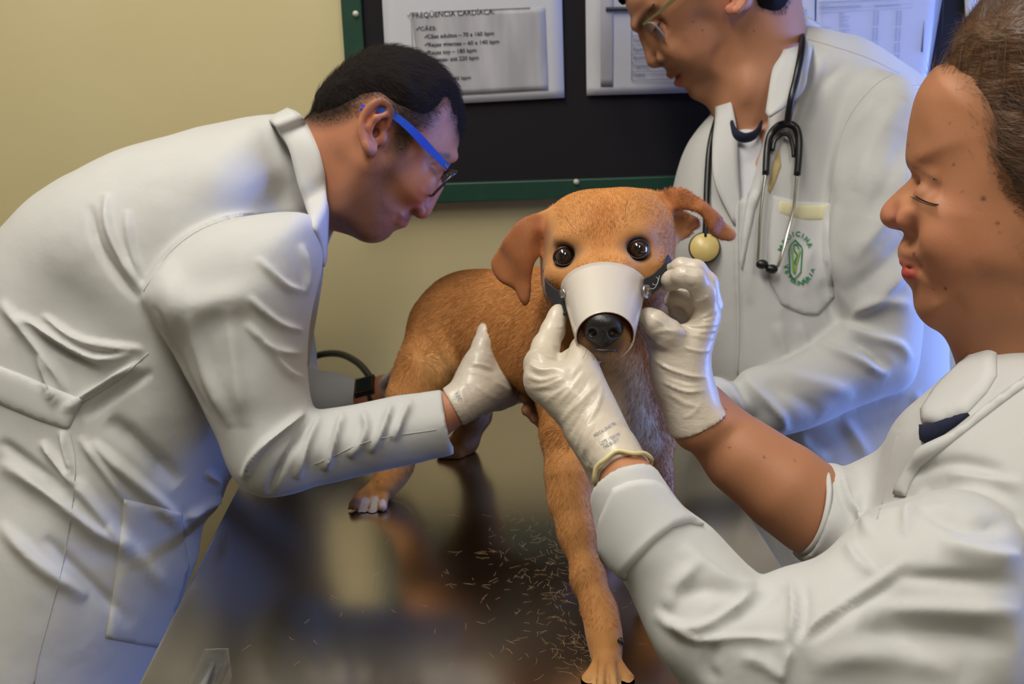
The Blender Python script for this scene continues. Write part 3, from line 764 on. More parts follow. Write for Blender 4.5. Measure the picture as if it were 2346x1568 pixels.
# ears: thick leaves that hang or fold
fe = Frame(1190, 580, 0.935, yaw=-24)
ear1 = Inflate(fe, [(1262, 474), (1228, 484), (1195, 508), (1165, 545), (1140, 578), (1127, 600), (1132, 625), (1150, 648), (1180, 664), (1192, 688), (1206, 702), (1216, 688), (1220, 640), (1230, 600), (1246, 570), (1262, 540), (1270, 505)], 0.0050, 0.0036, W0=[(1262, 490, -0.010, 40), (1258, 560, -0.014, 40), (1200, 560, 0.008, 60), (1140, 600, 0.002, 50), (1205, 690, 0.002, 50)], res=0.0015, blur=1)
D.add(ear1, 0.006)
ff = Frame(1590, 490, 0.955, yaw=12)
ear2 = Inflate(ff, [(1478, 446), (1512, 440), (1545, 434), (1572, 446), (1606, 474), (1642, 504), (1670, 528), (1678, 543), (1666, 555), (1640, 552), (1612, 538), (1600, 515), (1586, 496), (1560, 486), (1530, 486), (1500, 482)], 0.0050, 0.0034, W0=[(1490, 460, 0.0, 30), (1560, 455, 0.014, 30), (1600, 495, 0.018, 30), (1665, 540, 0.010, 30)], res=0.0015, blur=1)
D.add(ear2, 0.010)
ear3 = Inflate(ff, [(1500, 470), (1560, 476), (1596, 500), (1600, 522), (1588, 528), (1584, 542), (1560, 552), (1532, 556), (1516, 552), (1500, 530), (1495, 495)], 0.0050, 0.0034, W0=[(1510, 510, -0.004, 30), (1560, 510, -0.006, 30), (1596, 515, 0.004, 20)], res=0.0015, blur=1)
D.add(ear3, 0.008)
for (x0, y0, x1, y1, r_) in ((1366, 1520, 1360, 1580, .0026), (1391, 1524, 1392, 1590, .0026), (1415, 1520, 1424, 1580, .0026)):
    D.sub(Cone(spx(D, x0, y0, .78, .92), P(x1, y1, surfd(D, x1, y1, .78, .92)), 0.0008, r_), 0.003)
for (x0, y0, x1, y1) in ((846, 1132, 826, 1180), (858, 1136, 842, 1186), (872, 1134, 868, 1184)):
    D.sub(Cone(spx(D, x0, y0, 1.1, 1.25), spx(D, x1, y1, 1.1, 1.25), 0.0008, 0.0018), 0.003)
D.add(Ell(P(1386, 806, 0.818), (0.0150, 0.0070, 0.012)), 0.005)
DV, DQ = D.mesh(0.0018, 2)
DV[:, 2] = np.maximum(DV[:, 2], TZ + 0.0008)
NOSE = P(1383, 750, 0.80)
sd_ = lambda x, y, a=0.78, b=1.4: P(x, y, surfd(D, x, y, a, b))
BASE = (186, 128, 68)
e1s, e2s = P(*E1, ed1), P(*E2, ed2)
spots = [
    (head_c + np.array([0, 0, 0.03]), 0.05, (206, 140, 72), 0.4, 0.6),
    ([P(1200, 540, .93), P(1162, 600, .93), P(1205, 685, .93)], 0.026, (146, 84, 40), 0.25, 0.95),
    ([P(1560, 450, .94), P(1620, 505, .93), P(1665, 540, .93)], 0.022, (160, 94, 46), 0.3, 0.9),
    ([P(1540, 515, .97), P(1590, 520, .965)], 0.016, (150, 95, 62), 0.35, 0.8),
    ([sd_(1383, 560), sd_(1383, 480)], 0.012, (182, 112, 50), 0.7, 0.5),
    ([sd_(1330, 610), sd_(1320, 640)], 0.016, (205, 145, 84), 0.6, 0.6), ([sd_(1440, 600), sd_(1452, 625)], 0.016, (205, 145, 84), 0.6, 0.6),
    ([e1s, e1s + np.array([0.001, 0, 0.0])], 0.0118, (52, 38, 34), 0.22, 0.95), ([e2s, e2s + np.array([0.001, 0, 0])], 0.0118, (52, 38, 34), 0.22, 0.95),
    (sd_(1318, 578), 0.008, (120, 84, 56), 0.7, 0.7), (sd_(1434, 566), 0.008, (120, 84, 56), 0.7, 0.7),
    (P(1384, 770, 0.80), 0.0215, (104, 72, 44), 0.35, 0.9), (P(1384, 794, 0.797), 0.0095, (66, 52, 42), 0.5, 0.85), ([sd_(1370, 818), sd_(1386, 822), sd_(1402, 818)], 0.0040, (170, 140, 108), 0.9, 0.6), (P(1352, 790, .795), 0.007, (64, 50, 40), 0.6, 0.7), (P(1416, 790, .795), 0.007, (64, 50, 40), 0.6, 0.7),
    ([sd_(1420, 860), sd_(1440, 940), sd_(1455, 985)], 0.023, (232, 206, 170), 0.45, 0.97), ([sd_(1470, 990), sd_(1482, 1015)], 0.017, (234, 212, 180), 0.3, 0.97),
    (sd_(1405, 840), 0.024, (226, 192, 148), 0.4, 0.85),
    (sd_(1010, 845), 0.022, (206, 160, 98), 0.6, 0.6), (sd_(1035, 850), 0.008, (60, 46, 38), 0.7, 0.5),
    ([sd_(838, 1150, 1.1, 1.25), sd_(832, 1172, 1.1, 1.25)], 0.0048, (214, 204, 202), 0.4, 0.95), ([sd_(858, 1146, 1.1, 1.25), sd_(854, 1172, 1.1, 1.25)], 0.0052, (214, 204, 202), 0.4, 0.95), (sd_(814, 1150, 1.1, 1.25), 0.006, (96, 74, 58), 0.6, 0.8), ([sd_(876, 1150, 1.1, 1.25), sd_(878, 1162, 1.1, 1.25)], 0.004, (210, 200, 198), 0.4, 0.8), ([P(832, 1158, 1.16), P(828, 1176, 1.155)], 0.003, (70, 54, 44), 0.6, 0.8), ([P(860, 1158, 1.16), P(858, 1172, 1.155)], 0.003, (80, 62, 50), 0.6, 0.7),
    ([P(1105, 950, 1.29), P(1080, 1010, 1.31)], 0.012, (214, 190, 164), 0.4, 0.6),
    ([P(1352, 1575, .83), P(1434, 1575, .83)], 0.012, (204, 158, 100), 0.6, 0.6),
]
DC = paint(DV, BASE, spots)
DC *= (1 + 0.07 * vnoise(DV, 45)[:, None] + 0.05 * vnoise(DV, 160, 2)[:, None])
dog = thing('dog', (DV[:, 0].mean(), DV[:, 1].mean(), TZ), 'young tan dog with floppy ears standing on the steel table', 'dog')
obj('body', DV, DQ, m_fur, dog, col=DC)
HC = P(1390, 560, 0.95); HIP = P(1060, 740, 1.26)
def dflow(p, n):
    d = p - NOSE; out = d.copy()
    hd = np.linalg.norm(p - HC, axis=1); b = (HIP - p); b = unit_rows(b) + np.array([0, 0, -0.6]); b[:, 2] -= 0.2
    w = np.clip((hd - 0.075) / 0.04, 0, 1)[:, None]; out = unit_rows(d) * (1 - w) + b * w
    er_ = np.clip((P(1240, 0, .93)[0] - p[:, 0]) / 0.01, 0, 1) * (np.linalg.norm(p - P(1185, 590, .93), axis=1) < 0.055); out = out * (1 - er_[:, None]) + np.outer(er_, -UP - RT * 0.3)
    leg = np.clip((TZ + 0.17 - p[:, 2]) / 0.05, 0, 1)[:, None]
    return out * (1 - leg) + np.array([0, 0, -1.0]) * leg
def dlen(p):
    hd = np.linalg.norm(p - HC, axis=1); nd = np.linalg.norm(p - NOSE, axis=1)
    L = np.where(hd < 0.08, 0.0055, 0.009); L = np.where(p[:, 2] < TZ + 0.15, 0.0055, L); L = np.where(p[:, 2] < TZ + 0.03, 0.003, L)
    L = np.minimum(L, 0.0015 + nd * 0.05); L = np.where((p[:, 0] - HC[0] > 0.06) & (hd < 0.16), np.minimum(L, 0.004), L)
    L = np.where(np.linalg.norm(p - P(1185, 590, .93), axis=1) < 0.055, 0.0028, L)
    for e in (e1s, e2s): L = np.minimum(L, 0.0006 + np.maximum(np.linalg.norm(p - e, axis=1) - 0.0085, 0) * 0.25)
    return L
def dkeep(c):
    k = np.ones(len(c))
    for e in (e1s, e2s): k *= (np.linalg.norm(c - e, axis=1) > 0.0095)
    k *= (np.linalg.norm(c - P(1382, 752, .797), axis=1) > 0.014); k *= c[:, 2] > TZ + 0.002
    k *= 1 + 1.2 * (np.linalg.norm(c - HC, axis=1) < 0.1)
    return k
fur = strands('fur', DV, DQ, DC * 1.12, 230000, dflow, dlen, 0.32, 0.00014, m_furs, dog, keep=dkeep, jit=0.28); fur['kind'] = 'stuff'
# eyeballs
m_eye = mat('dog_eye', (14, 9, 8), 0.03, coat=1.0)
n_, l_, b_ = nodes(m_eye); tc = n_.new('ShaderNodeTexCoord'); sp = n_.new('ShaderNodeVectorMath'); sp.operation = 'LENGTH'; mp_ = n_.new('ShaderNodeMapping'); mp_.inputs['Scale'].default_value = (1, 0, 1)
rmp = n_.new('ShaderNodeValToRGB'); l_.new(tc.outputs['Object'], mp_.inputs[0]); l_.new(mp_.outputs[0], sp.inputs[0]); mm = n_.new('ShaderNodeMath'); mm.operation = 'MULTIPLY'; mm.inputs[1].default_value = 100.0; l_.new(sp.outputs['Value'], mm.inputs[0]); l_.new(mm.outputs[0], rmp.inputs[0])
cr = rmp.color_ramp; cr.elements[0].position = 0.0; cr.elements[0].color = (0.004, 0.003, 0.003, 1); cr.elements[1].position = 0.95; cr.elements[1].color = (0.02, 0.012, 0.01, 1)
for p_, c_ in ((0.42, (0.006, 0.004, 0.004, 1)), (0.48, (0.045, 0.018, 0.007, 1)), (0.60, (0.07, 0.03, 0.011, 1)), (0.68, (0.012, 0.007, 0.006, 1))):
    e = cr.elements.new(p_); e.color = c_
l_.new(rmp.outputs[0], b_.inputs['Base Color'])
for (ex, ey), ed in ((E1, ed1), (E2, ed2)):
    c = P(ex, ey, ed + 0.0048); o = MB().rev((0, 0, 0), (0, -1, 0), [(-0.0088 * math.cos(t), max(1e-5, 0.0088 * math.sin(t))) for t in np.linspace(0, math.pi, 24)], 36).obj('eye', m_eye, None)
    o.parent = dog; o.location = Vector(c) - dog.location
    look = Vector(CAM) + Vector((0, 0, 0.05)) - Vector(c); o.rotation_euler = look.to_track_quat('-Y', 'Z').to_euler()
m_lid = mat('eyelid_skin', (50, 36, 33), 0.45)
for k, ((ex, ey), ed) in enumerate(((E1, ed1), (E2, ed2))):
    pts = []
    for t in np.linspace(0, 2 * math.pi, 33)[:-1]:
        rx, ry = 23, 20 if math.sin(t) > 0 else 21
        x = ex + rx * math.cos(t) + (1.5 if k == 0 else -1.5) * 0; y = ey - ry * math.sin(t) - 0.08 * rx * math.cos(t)
        q = P(x, y, ed + 0.0048); c = P(ex, ey, ed + 0.0048); r2 = (x - ex) ** 2 + (y - ey) ** 2; zz = math.sqrt(max(0, 0.0090 ** 2 - r2 * (ed / F) ** 2))
        pts.append(q - FW * zz)
    MB().tube(pts + [pts[0], pts[1]], 0.0012, 8, cap=False).obj('eyelid', m_lid, dog, label='dark eyelid')
# nose
m_nose = mat('dog_nose', (30, 28, 31), 0.36, spec=0.6); bump_noise(m_nose, 900, 0.5, 0.0008)
Nv = Vol(); Nv.add(Ell(P(1382, 740, 0.801), (0.0148, 0.0102, 0.014)), 0.005); Nv.add(Ell(P(1360, 760, 0.804), (0.0078, 0.0085, 0.0105)), 0.006); Nv.add(Ell(P(1404, 759, 0.804), (0.0078, 0.0085, 0.0105)), 0.006); Nv.add(Ell(P(1382, 768, 0.801), (0.008, 0.010, 0.009)), 0.006)
for x in (1357, 1404):
    Nv.sub(Ell(P(x, 763, 0.7925), (0.0034, 0.0031, 0.006)), 0.003); Nv.sub(Cone(P(x, 765, .793), P(x + (-13 if x < 1380 else 13), 768, .797), .0014, .0010), 0.002)
Nv.sub(Cone(P(1382, 762, .7905), P(1383, 785, .794), .0008, .0008), 0.002)
nv, nq = Nv.mesh(0.0008, 1); obj('nose', nv, nq, m_nose, dog)
MB().tube([P(1352, 806, .7985), P(1368, 803, .7945), P(1384, 804, .793), (P(1400, 803, .7945)), P(1416, 806, .7985)], [0.0003, .0011, .0014, .0011, .0003], 8).obj('mouth', m_lid, dog)
# whiskers and lashes
m_whisk = mat('dark_whisker', (38, 28, 24), 0.5)
r4 = random.Random(5)
for (x, y, dx, dy) in ((1460, 690, 22, 60), (1480, 700, 10, 45), (1275, 702, -30, 10), (1292, 690, -40, 22), (1345, 800, -10, 22), (1362, 806, -3, 20), (1380, 808, 2, 18), (1398, 807, 4, 22), (1412, 802, 8, 20), (1440, 780, 18, 16), (1330, 770, -14, 12), (1432, 500, 6, -40), (1310, 520, -14, -24)):
    d0 = 0.80 if y > 740 else surfd(D, x, y, .8, 1.1) - .002
    MB().tube(smooth_open([P(x, y, d0), P(x + dx * .5 + r4.uniform(-3, 3), y + dy * .45, d0 - .006), P(x + dx, y + dy, d0 - .008)], 4), 0.00016, 3).obj('whisker', m_whisk, dog)
m_claw = mat('dog_claw', (44, 32, 28), 0.4)
for (x, y, d_, dx, dy) in ((824, 1178, 1.160, -6, 12), (846, 1186, 1.158, -2, 12), (872, 1182, 1.160, 3, 12), (806, 1160, 1.168, -8, 8), (1420, 1466, .858, 7, 14), (1350, 1588, .835, -2, 14), (1378, 1600, .824, 0, 14), (1409, 1600, .824, 0, 14), (1437, 1584, .835, 3, 14)):
    MB().tube(smooth_open([P(x, y, d_), P(x + dx * .6, y + dy * .5, d_ - .002), P(x + dx, y + dy, d_ - .001)], 3), [0.0026, .0025, .0022, .0018, .0013, .0008, .0004], 8).obj('claw', m_claw, dog)

# ------------------------------------------------------------------ cup muzzle
m_cup = mat('white_cup_plastic', (202, 193, 184), 0.28, coat=0.3, sss=0.25); col_noise(m_cup, 30, (205, 192, 160), 0.5, lo=0.6, hi=0.8)
mz = thing('dog_muzzle', P(1385, 720, .83), 'muzzle made from a white plastic cup over the dog\'s snout', 'muzzle')
def ring(c, a, b, n=64): return np.array([c + a * math.cos(2 * math.pi * k / n) + b * math.sin(2 * math.pi * k / n) for k in range(n)])
rA = ring(P(1383, 663, 0.868), (RT - UP * 0.03) * 0.0362, UP * 0.0205 - FW * 0.0285)
rB = ring(P(1386, 771, 0.803), RT * 0.0238, UP * 0.0198 - FW * 0.0125)
prof = []
for t in np.linspace(0, 1, 14): prof.append(rA * (1 - t) + rB * t)
cA = rA.mean(0); cB = rB.mean(0); axc = unit(cB - cA)
def scale_ring(r, k, sh=0): c = r.mean(0); return c + (r - c) * k + axc * sh
outer = [scale_ring(prof[0], 1.02, -0.0006)] + prof[1:-1] + [prof[-1], scale_ring(prof[-1], 1.0, 0.0012), scale_ring(prof[-1], 0.975, 0.0014)]
inner = [scale_ring(prof[-1], 0.94, 0.0002)] + [scale_ring(p, 0.955) for p in prof[::-1][1:]]
rows = outer + inner; n_r = len(rows)
Vc = np.vstack(rows); Fc = [(i * 64 + k, i * 64 + (k + 1) % 64, ((i + 1) % n_r) * 64 + (k + 1) % 64, ((i + 1) % n_r) * 64 + k) for i in range(n_r) for k in range(64)]
obj('cup', Vc, Fc, m_cup, mz)
m_strap = mat('black_webbing', (40, 40, 46), 0.85); bump_noise(m_strap, 1400, 0.6, 0.0006)
def strap(name, pts, w, m, parent, th=0.0016):
    """pts: centre points; band standing across dir"""
    pass
def band(pa_, pb_, th, n=8):
    """ribbon between two edge polylines (world), thickness outward toward camera"""
    A = smooth_open(pa_, n); B = smooth_open(pb_, n); m = len(A); K = 5; V = []
    cen = (A + B) / 2; T = np.gradient(cen, axis=0)
    for s in (1, -1):
        for i in range(m):
            nn = unit(np.cross(T[i], B[i] - A[i])); 
            if nn @ (CAM - cen[i]) < 0: nn = -nn
            for j in range(K): V.append(A[i] * (1 - j / (K - 1)) + B[i] * j / (K - 1) + nn * th * (s * 0.5))
    Fc = []; o2 = m * K
    for i in range(m - 1):
        for j in range(K - 1):
            a = i * K + j; Fc += [(a, a + K, a + K + 1, a + 1), (a + o2 + 1, a + K + 1 + o2, a + K + o2, a + o2)]
        Fc += [(i * K, i * K + o2, (i + 1) * K + o2, (i + 1) * K), (i * K + K - 1, (i + 1) * K + K - 1, (i + 1) * K + K - 1 + o2, i * K + K - 1 + o2)]
    Fc += [tuple([j for j in range(K)] + [o2 + j for j in range(K - 1, -1, -1)]), tuple([(m - 1) * K + j for j in range(K - 1, -1, -1)] + [o2 + (m - 1) * K + j for j in range(K)])]
    return np.array(V), Fc
V_, F_ = band([P(1298, 676, .853), P(1275, 664, .868), P(1252, 643, .895), P(1243, 600, .95)], [P(1300, 704, .853), P(1278, 700, .866), P(1257, 680, .895), P(1247, 650, .95)], 0.0016)
obj('strap', V_, F_, m_strap, mz, False)
V_, F_ = band([P(1476, 640, .848), P(1500, 626, .862), P(1524, 600, .89), P(1530, 576, .92), P(1529, 560, .96)], [P(1482, 680, .848), P(1508, 662, .860), P(1532, 628, .888), P(1537, 596, .92), P(1534, 580, .96)], 0.0018)
obj('strap', V_, F_, m_strap, mz, False)
V_, F_ = band([P(1284, 690, .853), P(1292, 712, .853), P(1290, 722, .853)], [P(1298, 690, .851), P(1300, 712, .851), P(1296, 720, .851)], 0.0016)
obj('strap_end', V_, F_, m_strap, mz, False)
m_riv = mat('rivet_metal', (190, 190, 195), 0.25, 1.0)
MB().rev(P(1481, 668, .8435), RT * 0.75 - FW * 0.66, [(0, 0.0058), (0.0008, 0.006), (0.0016, 0.0048), (0.0012, 0.0036), (0.0022, 0.0022), (0.0026, 0.0003)], 24).obj('rivet', m_riv, mz, label='round metal rivet')
MB().rev(P(1289, 672, .849), -RT * 0.85 - FW * 0.5, [(0, 0.0038), (0.0008, 0.004), (0.0014, 0.003), (0.0018, 0.0003)], 24).obj('rivet', m_riv, mz, label='round metal rivet')
m_thread = mat('grey_thread', (170, 170, 172), 0.7)
MB().tube(smooth_open([P(1486, 662, .846), P(1500, 660, .8445), P(1508, 640, .857), P(1497, 636, .860), P(1496, 652, .853), P(1506, 650, .853), P(1511, 632, .866)], 5), 0.0003, 4).obj('thread', m_thread, mz)
# ================================================================== PEOPLE: shared pieces
class HairCap:
    """the skull pushed outwards inside an outline drawn in the profile frame, fading to nothing at the hairline"""
    def __init__(s, vol, fr, poly, thick, edge, res=0.002, sm=3, wob=0.0):
        s.v = vol; s.fr = fr; pl = smooth_closed(poly, sm); s.m = Map2(pl.min(0) - 80, pl.max(0) + 80, 2.0); s.D = poly_sd(pl, s.m.X, s.m.Y); s.t = thick; s.e = edge; s.wob = wob
        s.poly = np.array([fr.st(x, y) for x, y in pl]); lo = s.poly.min(0) - 0.05; hi = s.poly.max(0) + 0.05; b = vol.bounds()
        cs = [fr.O + fr.u * a + fr.v * b_ + fr.n * w for a in (lo[0], hi[0]) for b_ in (lo[1], hi[1]) for w in (-.13, .13)]
        s.bb = (np.maximum(np.min(cs, 0), b[0] - thick), np.minimum(np.max(cs, 0), b[1] + thick))
    def d(s, X):
        w = (X - s.fr.O) @ s.fr.n; X = X - np.outer(2 * np.minimum(w, 0), s.fr.n); x, y, d = proj(X)
        return np.where(np.abs(w) < 0.14, s.m.samp(s.D, x, y) * d / F, -0.05)
    def __call__(s, X):
        f = s.v(X); t = s.t * np.clip(s.d(X) / s.e, -0.6, 1)
        if s.wob: t = t + s.wob * vnoise(X, 90) * (t > 0)
        return np.maximum(f - t, -(f + 0.012))
def pmask(V, fr, poly, soft, sm=3):
    """mask from an outline drawn as the near side is seen; the far side mirrors it. soft in metres"""
    pl = smooth_closed(poly, sm); w = (V - fr.O) @ fr.n; X = V - np.outer(2 * np.minimum(w, 0), fr.n); x, y, d = proj(X)
    m_ = Map2(pl.min(0) - 60, pl.max(0) + 60, 2.0); D = poly_sd(pl, m_.X, m_.Y); dd = m_.samp(D, x, y) * d / F
    return np.clip(0.5 + dd / (2 * soft), 0, 1) * (np.abs(w) < 0.14)
def tint(C, w, col, st=1.0):
    w = (np.asarray(w) * st)[:, None]; return C * (1 - w) + lin(col) * w

def skin_mat(name):
    m = attr_col(mat(name, (180, 125, 95), 0.52, sss=0.06, spec=0.4)); bump_noise(m, 700, 0.18, 0.0006, 4); return m
m_skin = skin_mat('skin')
m_coat = mat('white_cotton', (190, 190, 187), 0.85, sheen=0.2); bump_noise(m_coat, 1100, 0.10, 0.0004, 2); bump_noise(m_coat, 26, 0.35, 0.004, 3)
m_coat2 = mat('white_cotton_edge', (196, 196, 194), 0.85); bump_noise(m_coat2, 1100, 0.10, 0.0004, 2)
m_seam = mat('coat_stitching', (180, 180, 178), 0.9)
m_glove = mat('latex_glove', (196, 185, 168), 0.42, sss=0.2, coat=0.12); bump_noise(m_glove, 110, 0.4, 0.0014, 5, stretch=(1, 1, 2.2))
m_bead = mat('latex_rolled_edge', (208, 200, 152), 0.4, sss=0.2)
m_hair1 = attr_col(mat('dark_hair', (26, 20, 18), 0.9, spec=0.15)); m_hairs = attr_col(mat('hair_strands', (30, 22, 18), 0.6, spec=0.25))
m_navy = mat('navy_fabric', (20, 26, 52), 0.9); m_trous = mat('dark_trousers', (52, 30, 28), 0.9); m_shoe = mat('black_shoe', (20, 20, 22), 0.4); m_jean = mat('denim', (40, 52, 88), 0.9)
m_black = mat('black_plastic', (14, 14, 16), 0.35); m_lens = glassy(mat('clear_lens', (250, 250, 255), 0.03), 0.9)
m_brow = mat('brow_hair', (30, 22, 20), 0.7)

def legs(par, cx, cy, mtl, dx=0.10, dy=0.0, z1=0.75):
    v = Vol()
    for s in (-1, 1):
        v.add(Cone((cx + s * dx, cy + s * dy, z1), (cx + s * dx * 1.05, cy + s * dy, 0.45), 0.085, 0.066), 0.02)
        v.add(Cone((cx + s * dx * 1.05, cy + s * dy, 0.45), (cx + s * dx * 1.1, cy + s * dy, 0.06), 0.066, 0.052), 0.02)
    V, Q = v.mesh(0.01, 2); obj('trousers', V, Q, mtl, par)
def shoes(par, cx, cy, fx, fy, dx, dy):
    f = unit((fx, fy, 0)); side = np.array([f[1], -f[0], 0])
    for s in (-1, 1):
        v = Vol(); c = np.array([cx + s * dx * 1.1, cy + s * dy, 0.0]); v.add(Cone(c + [0, 0, .045] - f * .03, c + f * .15 + [0, 0, .035], .042, .036), .01); v.add(Cone(c + [0, 0, .05], c + [0, 0, .10], .045, .047), .03)
        V, Q = v.mesh(0.006, 1); V[:, 2] = np.maximum(V[:, 2], 0.0); obj('shoe', V, Q, m_shoe, par)

# ================================================================== LEFT MAN
H1 = Frame(880, 330, 1.15, yaw=13, pitch=-11)
hd1 = Inflate(H1, [(735, 268), (738, 226), (764, 186), (806, 150), (850, 126), (888, 115), (925, 121), (962, 135), (997, 156), (1022, 184), (1040, 214), (1052, 252), (1056, 290), (1051, 325), (1040, 358), (1029, 378), (1016, 398), (1001, 420), (988, 438), (983, 455), (983, 474), (975, 490), (961, 499), (949, 494), (941, 490), (939, 503), (934, 511), (923, 515), (921, 524), (903, 529), (889, 545), (869, 555), (848, 557), (826, 552), (805, 539), (784, 524), (762, 508), (742, 470), (724, 400), (722, 330)],
    0.068, [(880, 230, 0.080, 90), (800, 240, 0.075, 60), (960, 220, 0.074, 60), (1030, 310, 0.066, 40), (870, 330, 0.074, 60), (850, 440, 0.062, 50), (940, 400, 0.068, 40), (1010, 400, 0.050, 22), (985, 455, 0.030, 16), (968, 488, 0.028, 14), (930, 512, 0.046, 18), (868, 540, 0.046, 24), (900, 480, 0.060, 30), (780, 480, 0.056, 40), (750, 400, 0.066, 40)], res=0.002, blur=1)
B1 = Vol(fold=(H1.O, H1.n)); B1.add(hd1, 0.01)
s1 = lambda x, y, o=0.0: hd1.sp(x, y, o)
AX1 = [H1.u, H1.v, H1.n]
def rot_axes(fr, deg):
    a = math.radians(deg); return [fr.u * math.cos(a) + fr.v * math.sin(a), -fr.u * math.sin(a) + fr.v * math.cos(a), fr.n]
# eye region, cheek, nostril, lips
B1.sub(Ell(s1(985, 402, 0.002), (0.017, 0.010, 0.008), rot_axes(H1, -50)), 0.010)
B1.add(Ell(s1(978, 404, -0.006), (0.0115, 0.0095, 0.011), rot_axes(H1, -50)), 0.003)
B1.add(Ell(s1(950, 418, -0.009), (0.022, 0.015, 0.012), rot_axes(H1, -55)), 0.02)
B1.add(Cone(H1.pt(1004, 428), H1.pt(970, 482), 0.0065, 0.0085), 0.006)
B1.add(Ell(s1(960, 478, 0.0), (0.0095, 0.0075, 0.0075), rot_axes(H1, -50)), 0.005)
B1.sub(Ell(s1(949, 490, 0.004), (0.0048, 0.0030, 0.005), rot_axes(H1, -35)), 0.002)
B1.sub(Cone(s1(936, 506, 0.0035), s1(914, 497, 0.0030), 0.0032, 0.0026), 0.003)
B1.add(Cone(s1(931, 499, -0.003), s1(918, 494, -0.002), 0.005, 0.004), 0.004); B1.add(Cone(s1(925, 512, -0.003), s1(913, 506, -0.002), 0.005, 0.004), 0.004)
B1.add(Cone(s1(1036, 358, -0.006), s1(1006, 360, -0.006), 0.007, 0.005), 0.006)
B1.add(Cone(s1(800, 470, -0.010), s1(846, 520, -0.010), 0.012, 0.012), 0.02); B1.add(Cone(s1(800, 470, -0.010), s1(838, 380, -0.008), 0.012, 0.010), 0.02)
# ear
def ear(vol, sp, pts, lobe, k=1.0, out=0.014, tilt=(0.004, 0.016), concha=None, axes=None, er=(0.016, 0.028)):
    """pts: helix polyline from the front root over the top and back down to the lobe (pixels)"""
    pl = smooth_open(pts, 3); n = len(pl); P_ = []
    for i, (x, y) in enumerate(pl):
        t = i / (n - 1); w = tilt[0] + (tilt[1] - tilt[0]) * math.sin(min(1, t * 1.15) * math.pi * 0.62); P_.append((sp(x, y, w * k), 0.0032 * k if 0.05 < t < .9 else 0.0038 * k))
    vol.chain(P_, 0.003)
    c = np.mean([sp(x, y, 0.006 * k) for x, y in pts], 0); vol.add(Ell(c, (er[0] * k, er[1] * k, 0.0065 * k), axes), 0.004)
    vol.sub(Ell(sp(concha[0], concha[1], 0.013 * k), (0.0085 * k, 0.0135 * k, 0.0105 * k), axes), 0.004)
    vol.add(Ell(sp(lobe[0], lobe[1], 0.008 * k), (0.0065 * k, 0.0075 * k, 0.0042 * k), axes), 0.004)
ear(B1, s1, [(884, 290), (897, 262), (890, 240), (873, 231), (855, 238), (838, 256), (828, 280), (827, 305), (834, 325), (842, 343)], (851, 342), concha=(867, 285), axes=rot_axes(H1, -22), er=(0.0155, 0.026))
B1.chain([(s1(884, 262, 0.010), 0.0028), (s1(862, 270, 0.013), 0.003), (s1(848, 292, 0.012), 0.003), (s1(848, 318, 0.010), 0.003)], 0.004)
B1.add(Ell(s1(876, 318, 0.004), (0.0055, 0.0075, 0.006), rot_axes(H1, -20)), 0.004)
B1.sub(Ell(s1(860, 304, 0.006), (0.0042, 0.0055, 0.008), rot_axes(H1, -20)), 0.002)
# the coat's volume, which also bounds the body under it
K1 = Frame(350, 700, 1.20, yaw=2)
ct1 = Inflate(K1, [(625, 282), (570, 288), (520, 300), (430, 316), (300, 352), (190, 402), (90, 472), (0, 568), (-120, 730), (-200, 900), (-230, 1100), (-240, 1500), (-230, 1800), (60, 1860), (250, 1830), (300, 1700), (360, 1500), (420, 1350), (446, 1280), (452, 1215), (500, 1160), (508, 1120), (560, 1040), (640, 940), (700, 850), (716, 760), (735, 650), (744, 560), (742, 470), (722, 390), (690, 320), (660, 285)],
    0.13, [(600, 420, 0.175, 120), (420, 560, 0.17, 160), (200, 800, 0.15, 160), (100, 1000, 0.145, 150), (100, 1400, 0.165, 250), (380, 1250, 0.15, 120), (700, 500, 0.12, 80)], res=0.004, blur=3)
A1 = Frame(600, 800, 1.045, yaw=4)
ar1 = Inflate(A1, [(330, 668), (380, 590), (450, 532), (540, 496), (640, 484), (710, 490), (730, 540), (733, 610), (716, 700), (706, 770), (704, 850), (712, 915), (722, 938), (770, 934), (830, 922), (900, 906), (970, 898), (1020, 892), (1080, 886), (1130, 900), (1130, 1010), (1070, 1034), (1008, 1050), (960, 1062), (900, 1074), (820, 1092), (740, 1110), (680, 1128), (625, 1138), (590, 1134), (555, 1116), (530, 1082), (495, 1000), (450, 905), (400, 810), (350, 725)],
    0.065, [(520, 620, 0.085, 90), (560, 800, 0.064, 80), (590, 1040, 0.056, 70), (800, 1010, 0.048, 70), (1010, 970, 0.037, 60), (400, 680, 0.10, 60)], W0=[(500, 560, -0.02, 80), (560, 800, 0.0, 80), (600, 1050, 0.0, 80), (1010, 970, 0.0, 60)], res=0.003, blur=2)
CO1 = Vol(); CO1.add(ct1, 0.02); CO1.add(ar1, 0.010); CO1.add(Cone(P(560, 470, 1.2), P(702, 404, 1.18), 0.088, 0.0655), 0.03)
CO1.cpx([(560, 560, 1.35, 130), (620, 800, 1.40, 92), (680, 915, 1.38, 58), (760, 912, 1.355, 46), (832, 906, 1.338, 33)], 0.03)
class Shell:
    def __init__(s, v, off): s.v = v; s.o = off; s.bb = v.bounds()
    def __call__(s, X): return s.v(X) + s.o
